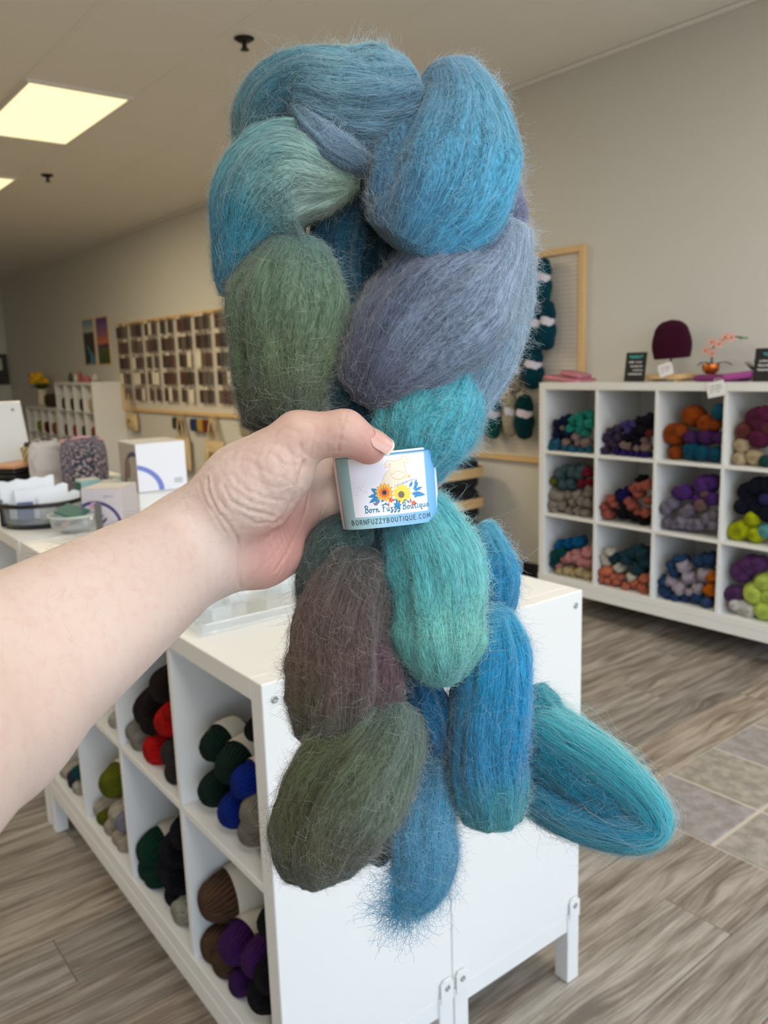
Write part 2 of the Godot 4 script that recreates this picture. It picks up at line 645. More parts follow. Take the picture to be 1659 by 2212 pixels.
# ---------------------------------------------------------------- yarn
# [colour, row, cube, colour value, kind, then distance along, height and radius in millimetres for each]
var wall_yarn := [
	["blue teal", 0, 0, Color8(45, 115, 145), "h", [22, 40, 24, 49, 43, 24, 18, 19, 20, 49, 19, 20, 110, 18, 20, 164, 18, 18, 212, 17, 18, 265, 16, 17]],
	["navy", 0, 0, Color8(14, 30, 70), "h", [58, 147, 28, 48, 91, 28, 103, 169, 28, 133, 95, 24, 99, 101, 24]],
	["beige", 0, 0, Color8(165, 142, 135), "h", [114, 47, 24, 182, 82, 20, 240, 54, 23, 88, 127, 16, 197, 51, 18]],
	["seafoam green", 0, 0, Color8(45, 160, 140), "h", [138, 125, 24, 152, 171, 24, 195, 188, 23, 210, 150, 25, 262, 159, 25, 266, 198, 23, 230, 104, 19, 196, 122, 18, 247, 212, 19]],
	["dusky purple", 0, 1, Color8(80, 62, 95), "h", [20, 87, 23, 45, 119, 23, 55, 63, 26, 90, 92, 22, 17, 23, 19, 94, 140, 22, 74, 49, 19]],
	["violet", 0, 1, Color8(90, 70, 140), "h", [155, 136, 22, 188, 166, 22, 137, 161, 20]],
	["indigo", 0, 1, Color8(55, 38, 120), "h", [88, 20, 19, 132, 17, 19, 179, 17, 18, 218, 17, 18, 256, 17, 18]],
	["black", 0, 1, Color8(18, 15, 28), "h", [143, 94, 26, 194, 115, 33, 243, 140, 33, 267, 184, 32, 208, 65, 26, 229, 186, 22]],
	["mauve and cream", 0, 1, Color8(160, 132, 125), "h", [157, 51, 20, 135, 57, 19, 249, 85, 20, 259, 50, 20, 217, 47, 16]],
	["rust red", 0, 1, Color8(120, 45, 45), "h", [281, 123, 18]],
	["rust orange", 0, 2, Color8(165, 75, 15), "b", [131, 212, 46, 46, 122, 51, 86, 141, 30, 214, 183, 36, 259, 181, 29, 57, 32, 30]],
	["teal", 0, 2, Color8(15, 90, 118), "b", [145, 47, 43, 210, 42, 33, 273, 40, 32, 288, 237, 35]],
	["purple", 0, 2, Color8(85, 42, 102), "b", [142, 114, 30, 217, 121, 39, 290, 118, 26]],
	["maroon", 0, 3, Color8(105, 36, 70), "b", [95, 213, 46, 125, 128, 43, 141, 233, 34, 128, 190, 34]],
	["rosy brown", 0, 3, Color8(122, 64, 64), "b", [53, 156, 38, 157, 173, 24]],
	["cream", 0, 3, Color8(220, 195, 155), "b", [44, 89, 35, 40, 28, 30, 101, 39, 37]],
	["dark green", 0, 3, Color8(40, 85, 80), "b", [162, 28, 25]],
	["taupe", 1, 0, Color8(165, 152, 138), "h", [32, 100, 35, 72, 91, 35, 28, 42, 32, 82, 45, 31, 27, 27, 30, 130, 109, 23, 192, 116, 27, 159, 74, 25, 221, 84, 25, 136, 21, 23, 198, 31, 23, 252, 130, 24, 262, 82, 23, 245, 22, 23, 261, 158, 19]],
	["olive", 1, 0, Color8(118, 122, 45), "h", [25, 177, 27]],
	["blue grey", 1, 0, Color8(74, 100, 106), "h", [71, 221, 35, 96, 164, 31, 148, 177, 31, 157, 236, 34, 204, 229, 26, 222, 257, 26, 104, 247, 23]],
	["crimson", 1, 0, Color8(128, 25, 45), "h", [250, 248, 26, 224, 185, 23, 265, 196, 19]],
	["salmon", 1, 1, Color8(190, 100, 85), "h", [20, 74, 22, 58, 117, 26, 34, 36, 28, 81, 94, 18, 193, 187, 25, 233, 205, 25, 161, 118, 22, 179, 91, 22, 218, 160, 21, 269, 212, 25, 276, 135, 21, 266, 69, 21, 221, 67, 16]],
	["indigo", 1, 1, Color8(22, 16, 85), "h", [131, 144, 33, 160, 176, 25, 109, 156, 22]],
	["black", 1, 1, Color8(12, 11, 18), "h", [133, 52, 33, 193, 45, 32, 247, 30, 28, 141, 93, 22, 224, 233, 25]],
	["grey lilac", 1, 2, Color8(142, 134, 152), "b", [28, 107, 31, 59, 136, 31, 153, 113, 30, 132, 96, 27, 36, 31, 26, 119, 50, 34, 167, 46, 30, 210, 52, 27, 248, 84, 26, 279, 101, 23, 281, 55, 23, 82, 31, 21]],
	["purple", 1, 2, Color8(90, 52, 128), "b", [124, 198, 37, 216, 241, 46, 195, 165, 33, 251, 255, 36, 272, 180, 29, 90, 194, 27]],
	["tan and purple", 1, 2, Color8(138, 106, 106), "b", [213, 144, 33, 232, 203, 20]],
	["chartreuse", 1, 3, Color8(195, 205, 20), "b", [38, 38, 42, 70, 55, 41, 119, 113, 32, 133, 41, 35]],
	["aqua", 1, 3, Color8(110, 185, 185), "b", [176, 64, 34]],
	["navy black", 1, 3, Color8(20, 22, 40), "b", [74, 230, 38, 64, 161, 35, 127, 264, 37, 143, 155, 38, 109, 189, 38, 171, 271, 34, 185, 141, 34]],
	["royal blue", 1, 3, Color8(48, 52, 105), "b", [171, 209, 25]],
	["pale pink", 2, 0, Color8(228, 155, 155), "h", [105, 94, 27, 144, 109, 27, 193, 113, 31, 226, 99, 27, 253, 151, 32, 66, 39, 22, 187, 140, 23, 268, 99, 23]],
	["creamy tan", 2, 0, Color8(222, 198, 148), "h", [126, 25, 27, 217, 42, 27, 260, 26, 25, 81, 18, 20, 170, 22, 23]],
	["dark teal", 2, 0, Color8(0, 78, 78), "h", [46, 100, 36, 27, 56, 30, 95, 129, 31]],
	["bright blue", 2, 0, Color8(0, 98, 155), "h", [60, 160, 32, 124, 182, 31, 182, 199, 31]],
	["ivory", 2, 1, Color8(236, 231, 208), "h", [27, 131, 30, 107, 106, 26, 189, 68, 29, 20, 152, 23, 61, 185, 22]],
	["dark teal", 2, 1, Color8(32, 68, 80), "h", [84, 151, 31, 161, 157, 27, 221, 119, 36, 244, 201, 32, 190, 199, 29, 266, 160, 29, 143, 184, 22, 222, 227, 25]],
	["coral", 2, 1, Color8(232, 130, 100), "h", [20, 66, 23, 46, 75, 30, 56, 27, 21, 20, 28, 19, 90, 53, 19, 113, 34, 18, 165, 19, 20, 215, 39, 22, 268, 79, 22, 257, 29, 20, 134, 61, 15, 91, 19, 15, 279, 15, 14]],
	["navy blue", 2, 2, Color8(42, 74, 116), "h", [28, 84, 29, 73, 175, 29, 25, 38, 26, 58, 22, 24, 103, 20, 22, 150, 27, 23, 208, 35, 26, 211, 221, 31, 260, 233, 31, 86, 147, 29, 111, 214, 25]],
	["slate blue", 2, 2, Color8(64, 86, 138), "h", [265, 26, 26]],
	["silver lilac", 2, 2, Color8(192, 178, 188), "h", [132, 181, 30, 64, 91, 34, 117, 64, 36, 158, 128, 30, 237, 157, 33, 210, 83, 28, 180, 62, 18]],
	["orange", 2, 2, Color8(212, 110, 20), "h", [273, 89, 31, 285, 156, 24]],
	["plum purple", 2, 3, Color8(100, 58, 112), "b", [68, 202, 47, 111, 244, 43, 154, 259, 36, 34, 87, 37, 59, 103, 30]],
	["neon yellow green", 2, 3, Color8(216, 238, 105), "b", [135, 112, 50, 179, 175, 39, 189, 44, 40, 199, 111, 36]],
	["white", 2, 3, Color8(238, 233, 224), "b", [87, 35, 37, 59, 46, 25, 122, 29, 30]],]

var island_yarn := [
	["dark green", 0, 0, Color8(18, 42, 33), 1, [241, 154, 28, 178, 138, 31]],
	["dark green", 0, 0, Color8(18, 42, 33), 0, [262, 53, 30]],
	["royal blue", 0, 0, Color8(10, 42, 140), 1, [111, 131, 28]],
	["royal blue", 0, 0, Color8(10, 42, 140), 0, [180, 45, 29]],
	["shaggy beige", 0, 0, Color8(165, 154, 138), 0, [81, 87, 33, 101, 42, 24]],
	["black", 0, 0, Color8(16, 16, 18), 0, [52, 256, 18]],
	["black brown", 0, 1, Color8(32, 22, 20), 1, [114, 204, 37]],
	["black brown", 0, 1, Color8(32, 22, 20), 0, [233, 112, 40, 209, 90, 25]],
	["grey beige", 0, 1, Color8(160, 152, 138), 0, [312, 32, 22, 285, 20, 22]],
	["red", 0, 1, Color8(205, 16, 14), 0, [115, 126, 31, 196, 30, 32, 76, 165, 17]],
	["charcoal", 0, 1, Color8(58, 52, 52), 0, [92, 62, 29, 86, 22, 24]],
	["brown", 1, 0, Color8(92, 66, 50), 1, [292, 142, 41]],
	["brown", 1, 0, Color8(92, 66, 50), 0, [305, 31, 33, 258, 28, 31]],
	["purple", 1, 0, Color8(70, 27, 92), 1, [217, 87, 34, 119, 116, 31]],
	["purple", 1, 0, Color8(70, 27, 92), 0, [192, 22, 23]],
	["black", 1, 0, Color8(20, 18, 25), 0, [101, 54, 32, 43, 240, 28, 68, 115, 29]],
	["dark green", 1, 1, Color8(14, 55, 40), 1, [301, 77, 38]],
	["dark green", 1, 1, Color8(14, 55, 40), 0, [310, 26, 28, 278, 24, 26]],
	["navy black", 1, 1, Color8(13, 13, 22), 0, [143, 158, 39, 141, 93, 39, 178, 97, 36, 78, 232, 34, 150, 48, 28]],
	["cream flecked", 1, 1, Color8(180, 175, 155), 0, [116, 30, 26, 108, 22, 24]],
	["olive green", 1, 2, Color8(108, 112, 22), 1, [208, 148, 36]],
	["olive green", 1, 2, Color8(108, 112, 22), 0, [275, 21, 20]],
	["pale tan", 1, 2, Color8(205, 190, 168), 1, [154, 84, 28, 214, 20, 21]],
	["pale tan", 1, 2, Color8(205, 190, 168), 0, [152, 19, 21, 293, 37, 20, 117, 15, 17]],
	["lilac grey", 1, 2, Color8(155, 150, 172), 0, [116, 79, 20]],
	["teal", 1, 3, Color8(30, 80, 85), 0, [133, 65, 19]],
	["charcoal", 1, 3, Color8(60, 60, 66), 0, [182, 32, 19, 177, 20, 21]],
	["cream", 1, 3, Color8(215, 205, 185), 0, [264, 18, 20, 138, 18, 19, 222, 29, 20]],
	["white", 0, 2, Color8(220, 212, 196), 0, [90, 17, 18]],]


func yarn_mesh(kind: String) -> ArrayMesh:
	if meshes.has(kind):
		return meshes[kind]
	var pts := PackedVector3Array()
	var nu := 33
	var nv := 17
	var f := noise(1.6, 2, hash(kind) % 1000)
	for j in nv:
		var s := j / float(nv - 1)
		for i in nu:
			var th := TAU * (i % (nu - 1)) / (nu - 1)
			var x: float
			var r: float
			if kind.begins_with("hank"):
				x = lerpf(-1.15, 2.6, s)
				var q := absf(2.0 * s - 1.0)
				r = pow(maxf(0.0, 1.0 - pow(q, 3.2)), 0.5)
				r *= 0.74 + 0.32 * absf(cos(1.5 * th + 4.2 * s)) + 0.03 * sin(9.0 * th + 14.0 * s)
			else:
				var a := PI * s
				x = -cos(a) * 1.12
				r = sin(a)
				r *= 1.0 + 0.02 * sin(13.0 * th + 9.0 * s) + 0.05 * f.get_noise_2d(cos(th) * 2.0 + s * 2.0, sin(th) * 2.0)
				x += 0.22 * exp(-pow(s / 0.14, 2.0))
				x += 1.12 * 0.4 * s
			pts.append(Vector3(x, r * cos(th), r * sin(th)))
	var g := Geo.new()
	g.grid(pts, nu, nv, true, 3.0, 1.6, PackedColorArray(), true)
	meshes[kind] = g.mesh()
	return meshes[kind]


func yarn_mat(c: Color, shaggy := false) -> StandardMaterial3D:
	var key := "yarn %s %s" % [c.to_html(false), shaggy]
	if not mats.has("strand relief"):
		var f := noise(0.7, 3, 77)
		var im := grey_image(256, 256, func(x, y): return 0.5 + 0.28 * sin(TAU * (9.0 * x + 5.0 * y) / 256.0) + 0.35 * tiled(f, x, y, 256, 256, 3.0, 1.0))
		var tone := grey_image(256, 256, func(x, y): return 0.86 + 0.16 * sin(TAU * (9.0 * x + 5.0 * y) / 256.0) + 0.22 * tiled(f, x + 40, y, 256, 256, 4.0, 1.4))
		mats["strand relief"] = [tex(im), tex(tone)]
	if not mats.has(key):
		var m := mat(key, c, 0.95)
		m.heightmap_enabled = true
		m.heightmap_texture = mats["strand relief"][0]
		m.heightmap_scale = 0.9 if shaggy else 0.5
		m.albedo_texture = mats["strand relief"][1]
		m.metallic_specular = 0.2
		m.rim_enabled = true
		m.rim = 0.25
	return mats[key]


func build_yarn() -> void:
	var rows := ["top", "middle", "bottom"]
	var cubes := ["leftmost", "second", "third", "rightmost"]
	var z1 := -3.0057
	var kinds := ["hank a", "hank b", "hank c"]
	for q in wall_yarn:
		var what: String = "hank" if q[4] == "h" else "ball"
		var label := "%s yarn %s in the %s row, %s cube of the wall shelf" % [q[0], what, rows[q[1]], cubes[q[2]]]
		var m := yarn_mat(q[3])
		var z0: float = z1 + 0.038 + q[2] * 0.351
		var y0: float = 0.178 + 0.038 + (2 - q[1]) * 0.351
		for k in range(0, q[5].size(), 3):
			var r: float = q[5][k + 2] / 1000.0
			var o := single("yarn_" + what, yarn_mesh(kinds[k / 3 % 3] if what == "hank" else "ball"), m, label, "yarn", Vector3(3.4941 + 0.012 + r * 1.3 + rng.randf() * 0.02, y0 + q[5][k + 1] / 1000.0, z0 + q[5][k] / 1000.0), 0.0, "%s yarn in the %s row, %s cube" % [q[0], rows[q[1]], cubes[q[2]]])
			var e := r * 1.12
			o.rotation = Vector3(rng.randf() * TAU, rng.randf_range(-0.25, 0.25), rng.randf_range(-0.2, 0.2))
			o.scale = Vector3(e * (1.0 if what == "hank" else 1.05), e, e)
	var levels := ["upper", "lower"]
	var near := ["nearest", "second nearest", "third", "farthest"]
	for q in island_yarn:
		var shaggy: bool = q[0].begins_with("shaggy")
		var banded: bool = q[4] == 1
		var label := "%s yarn ball%s, %s row, %s cube of the island" % [q[0], " with paper band" if banded else "", levels[q[1]], near[q[2]]]
		var m := yarn_mat(q[3], shaggy)
		for k in range(0, q[5].size(), 3):
			var r: float = q[5][k + 2] / 1000.0 * 1.3
			var u: float = 0.038 + q[2] * 0.351 + q[5][k] / 1000.0
			var at := island(u, 0.016 + r * 1.05)
			at.y = BASE + 0.038 + (0.351 if q[1] == 0 else 0.0) + q[5][k + 1] / 1000.0
			var t := thing("yarn_ball", label, "yarn", at, ISLAND_TURN + rng.randf_range(-0.1, 0.35), "%s yarn in the %s row, %s cube of the island" % [q[0], levels[q[1]], near[q[2]]])
			var b := part(t, "wound_yarn", yarn_mesh("ball"), m)
			b.scale = Vector3(r * 1.35, r, r)
			b.rotation.x = rng.randf() * TAU
			if banded:
				var w := part(t, "paper_band", turned([Vector2(r * 1.07, 0), Vector2(r * 1.10, r * 0.25), Vector2(r * 1.10, r * 0.9), Vector2(r * 1.05, r * 1.2), Vector2(r * 1.03, r * 1.2), Vector2(r * 1.08, r * 0.6), Vector2(r * 1.05, 0)], 24), mats["cream paper"], Vector3(-r * 0.05, 0, 0), Vector3(0, 0, -PI / 2), "pale paper band")


# ---------------------------------------------------------------- goods along the wall
func scribble(w: int, h: int, back: Color, lines: Array) -> ImageTexture:
	# rows of wavy chalk marks: [y, x0, x1, size, colour]
	var im := Image.create(w, h, false, Image.FORMAT_RGB8)
	im.fill(back)
	var f := noise(0.21, 2, 9)
	for l in lines:
		var x: float = l[1]
		while x < l[2]:
			if f.get_noise_2d(x * 0.35, l[0] * 3.0) > -0.38:
				var y: float = l[0] + l[3] * (f.get_noise_2d(x * 2.6, l[0]) * 1.5)
				for a in range(-1, 2):
					for b in range(-1, 2):
						im.set_pixel(clampi(int(x) + a, 0, w - 1), clampi(int(y) + b, 0, h - 1), l[4])
			x += 0.5
	return tex(im)


func print_mat(key: String, t: Texture2D, rough := 0.6) -> StandardMaterial3D:
	var m := mat(key, Color.WHITE, rough)
	m.albedo_texture = t
	return m


# a flat printed face of w x h in the xy plane looking along +z
func face_mesh(w: float, h: float) -> ArrayMesh:
	var g := Geo.new()
	var a := Vector3(-w / 2, h / 2, 0)
	g.grid(PackedVector3Array([a, a + Vector3(w, 0, 0), a - Vector3(0, h, 0), a + Vector3(w, -h, 0)]), 2, 2, false)
	return g.mesh()


func frame_board(t: Node3D, w: float, h: float, bar_w: float, m: Material, thick: float) -> void:
	for s in [-1.0, 1.0]:
		part(t, "frame_rail", cbox(w, bar_w, thick, 0.002), m, Vector3(0, s * (h / 2 - bar_w / 2), thick / 2))
		part(t, "frame_stile", cbox(bar_w, h - 2 * bar_w, thick, 0.002), m, Vector3(s * (w / 2 - bar_w / 2), 0, thick / 2))


func pegboard(label: String, z_mid: float, y_mid: float, w: float, h: float, holes: bool) -> void:
	# local x runs along the wall towards the camera
	var t := thing("pegboard", label, "pegboard", Vector3(WALL_X - 0.002, y_mid, z_mid), -PI / 2, "framed pegboards on the wall")
	part(t, "panel", cbox(w - 0.04, h - 0.04, 0.008, 0.001), mat("pegboard face", rgb(214, 206, 194), 0.6), Vector3(0, 0, 0.006))
	frame_board(t, w, h, 0.036, mats["pale wood"], 0.032)
	if holes:
		var g := Geo.new()
		var step := 0.0254
		var nx := int((w - 0.09) / step)
		var ny := int((h - 0.09) / step)
		for i in nx:
			for j in ny:
				var c := Vector3((i - nx / 2.0 + 0.5) * step, (j - ny / 2.0 + 0.5) * step, 0.0104)
				var pts := []
				for k in 7:
					pts.append(c + Vector3(cos(TAU * k / 7), sin(TAU * k / 7), 0) * 0.0036)
				for k in range(1, 6):
					g.tri(pts[0], pts[k], pts[k + 1], Vector3(0, 0, 1))
		var o := part(t, "peg_hole", g.mesh(), mat("peg hole", rgb(120, 112, 102), 0.9))
		o.set_meta("kind", "stuff")


func hanging_hank(label: String, z: float, y_top: float, c: Color, l := 0.26, r := 0.038, lean := 0.0, group := "skeins hanging on the pegboard") -> void:
	var t := thing("hanging_hank", label, "yarn", Vector3(WALL_X - 0.085, y_top, z), 0.0, group)
	r *= 1.2
	t.rotation.x = lean
	part(t, "peg", bar([Vector3(0.06, 0.0, 0), Vector3(-0.02, 0.0, 0), Vector3(-0.035, 0.012, 0)], 0.003, 6), mats["steel"])
	var pts := PackedVector3Array()
	var nu := 25
	var nv := 24
	for j in nv:
		var s := j / float(nv - 1)
		for i in nu:
			var th := TAU * (i % (nu - 1)) / (nu - 1)
			var q := pow(maxf(0.0, 1.0 - pow(absf(2.0 * s - 1.0), 4.0)), 0.5)
			var rr := r * q * (0.84 + 0.22 * absf(cos(th + 5.0 * s)) + 0.03 * sin(8.0 * th + 11.0 * s))
			rr *= 1.0 - 0.28 * exp(-pow((s - 0.42) / 0.09, 2.0))
			pts.append(Vector3(rr * cos(th), 0.02 - l * s, rr * sin(th)))
	var g := Geo.new()
	g.grid(pts, nu, nv, true, 3.0, 2.0, PackedColorArray(), true)
	part(t, "twisted_yarn", g.mesh(), yarn_mat(c))
	var b := r * 0.80
	part(t, "paper_band", turned([Vector2(b * 0.98, -0.028), Vector2(b * 1.02, -0.028), Vector2(b * 1.02, 0.028), Vector2(b * 0.98, 0.028)], 18), mat("lilac paper", rgb(214, 208, 222), 0.7), Vector3(0, 0.02 - l * 0.42, 0), Vector3.ZERO, "pale paper band")


func tote_bag(label: String, z: float, y: float, w: float, h: float, mark: bool) -> void:
	var t := thing("tote_bag", label, "tote bag", Vector3(WALL_X - 0.06, y, z), 0.0, "canvas bags hanging under the packet display")
	var m: Material = mats["canvas"]
	var f := noise(2.2, 2, int(absf(z) * 100))
	var pts := PackedVector3Array()
	for side in 2:
		for j in 12:
			for i in 13:
				pass
	var nu := 33
	for j in 13:
		var s := j / 12.0
		for i in nu:
			var a := TAU * (i % (nu - 1)) / (nu - 1)
			var q := 0.5 * w * (0.97 + 0.05 * s)
			var d := 0.012 + 0.028 * sin(PI * clampf(s, 0.05, 0.95))
			pts.append(Vector3(-d * sin(a) * (1.0 + 0.7 * f.get_noise_2d(a * 2.0, s * 2.0)), -h * s, signf(cos(a)) * pow(absf(cos(a)), 0.45) * q))
	var g := Geo.new()
	g.grid(pts, nu, 13, true, 1, 1, PackedColorArray(), true)
	part(t, "bag_body", g.mesh(), m)
	for k in 2:
		var x := -0.02 if k == 0 else 0.02
		var p := []
		for e in 13:
			var s := e / 12.0
			p.append(Vector3(x, -0.03 + 0.27 * pow(sin(PI * s), 0.7), lerpf(-0.24, 0.24, s) * w * (0.5 + 0.5 * cos(PI * s) * cos(PI * s))))
		var g2 := Geo.new()
		for e in 12:
			var a: Vector3 = p[e]
			var b: Vector3 = p[e + 1]
			var n := Vector3(0, b.z - a.z, a.y - b.y).normalized() * 0.014
			g2.quad(a + Vector3(0, n.y, n.z), b + Vector3(0, n.y, n.z), b - Vector3(0, n.y, n.z), a - Vector3(0, n.y, n.z), Vector3(-1, 0, 0))
			g2.quad(a + Vector3(0.003, n.y, n.z), b + Vector3(0.003, n.y, n.z), b + Vector3(0.003, -n.y, -n.z), a + Vector3(0.003, -n.y, -n.z), Vector3(1, 0, 0))
		part(t, "handle", g2.mesh(), m)
	part(t, "hook", bar([Vector3(0.06, 0.235, 0), Vector3(-0.03, 0.235, 0)], 0.004, 6), mats["steel"])
	if mark:
		part(t, "printed_mark", cbox(0.002, h * 0.3, w * 0.3, 0.0005), mat("faded print", rgb(150, 130, 98), 0.9), Vector3(-0.043, -h * 0.45, 0))


func build_wall_goods() -> void:
	pegboard("framed pegboard hung with teal yarn skeins, left of the wall shelf", -3.6, 1.412, 1.22, 1.26, true)
	pegboard("long framed board covered in small craft packets on the far wall", -8.17, 1.46, 3.8, 1.06, false)
	var teal := rgb(12, 78, 92)
	for q in [[-3.235, 1.975, "topmost teal skein on the pegboard, beside its right frame"], [-3.345, 1.985, "topmost teal skein partly behind the blue wool braid"]]:
		hanging_hank(q[2], q[0], q[1], teal, 0.27, 0.04)
	for q in [[-3.205, 1.735, "right"], [-3.29, 1.725, "middle"], [-3.375, 1.715, "left"]]:
		hanging_hank("teal skein with a lilac band, %s of three in the pegboard's second row" % q[2], q[0], q[1], rgb(10, 70, 88), 0.29, 0.044, rng.randf_range(-0.1, 0.1))
	hanging_hank("light teal skein lying slanted across the pegboard's second row", -3.24, 1.53, rgb(50, 120, 124), 0.2, 0.035, 0.9)
	hanging_hank("round teal skein with a white band in the third pegboard row", -3.315, 1.475, rgb(8, 66, 82), 0.26, 0.055)
	hanging_hank("cream skein behind the braid in the third pegboard row", -3.46, 1.45, rgb(176, 164, 138), 0.26, 0.045)
	hanging_hank("dark teal skein in the lowest pegboard row, touching the wall shelf", -3.385, 1.19, rgb(8, 62, 68), 0.28, 0.052)
	hanging_hank("pale cream skein in the lowest pegboard row", -3.5, 1.2, rgb(196, 186, 158), 0.28, 0.042)
	hanging_hank("green and blue mottled skein in the lowest pegboard row", -3.645, 1.18, rgb(28, 92, 84), 0.28, 0.045)
	hanging_hank("dark maroon skein at the left of the lowest pegboard row", -3.805, 1.12, rgb(84, 18, 62), 0.22, 0.045)
	# stack of storage bins under the pegboard
	for k in 4:
		var names_ := ["lowest of the stacked black bins under the pegboard", "second lowest of the stacked black bins under the pegboard", "second from top of the black bins, pale wooden handles, under the pegboard", "topmost black storage bin with pale wooden handles under the pegboard"]
		var t := thing("storage_bin", names_[k], "bin", Vector3(3.6, 0.2 * k + 0.001, -3.9), 0.0, "stacked black bins")
		var felt := mat("black felt", rgb(30, 31, 34), 0.9)
		var g := Geo.new()
		g.box(Vector3(0.34, 0.196, 0.34), 0.03, Vector3(0, 0.098, 0))
		part(t, "bin_body", g.mesh(), felt)
		var loop := Geo.new()
		var path := []
		for e in 25:
			var a := TAU * e / 24.0
			path.append(Vector3(signf(cos(a)) * pow(absf(cos(a)), 0.4) * 0.205, 0.11, signf(sin(a)) * pow(absf(sin(a)), 0.4) * 0.205))
		for e in 24:
			var a: Vector3 = path[e]
			var b: Vector3 = path[e + 1]
			var up := Vector3(0, 0.032, 0)
			var out := Vector3(a.x + b.x, 0, a.z + b.z)
			loop.quad(a - up, b - up, b + up, a + up, out)
			loop.quad((a - up) * 0.97 + Vector3(0, 0.11 * 0.03, 0), (b - up) * 0.97 + Vector3(0, 0.11 * 0.03, 0), (b + up) * 0.97 + Vector3(0, 0.003, 0), (a + up) * 0.97 + Vector3(0, 0.003, 0), -out)
			loop.quad(a + up, b + up, (b + up) * 0.97, (a + up) * 0.97, Vector3.UP)
		part(t, "handle_band", loop.mesh(), mats["pale wood"], Vector3.ZERO, Vector3.ZERO, "pale bent-wood handle band")
	build_shelf_top()
	build_packets()
	build_far_corner()


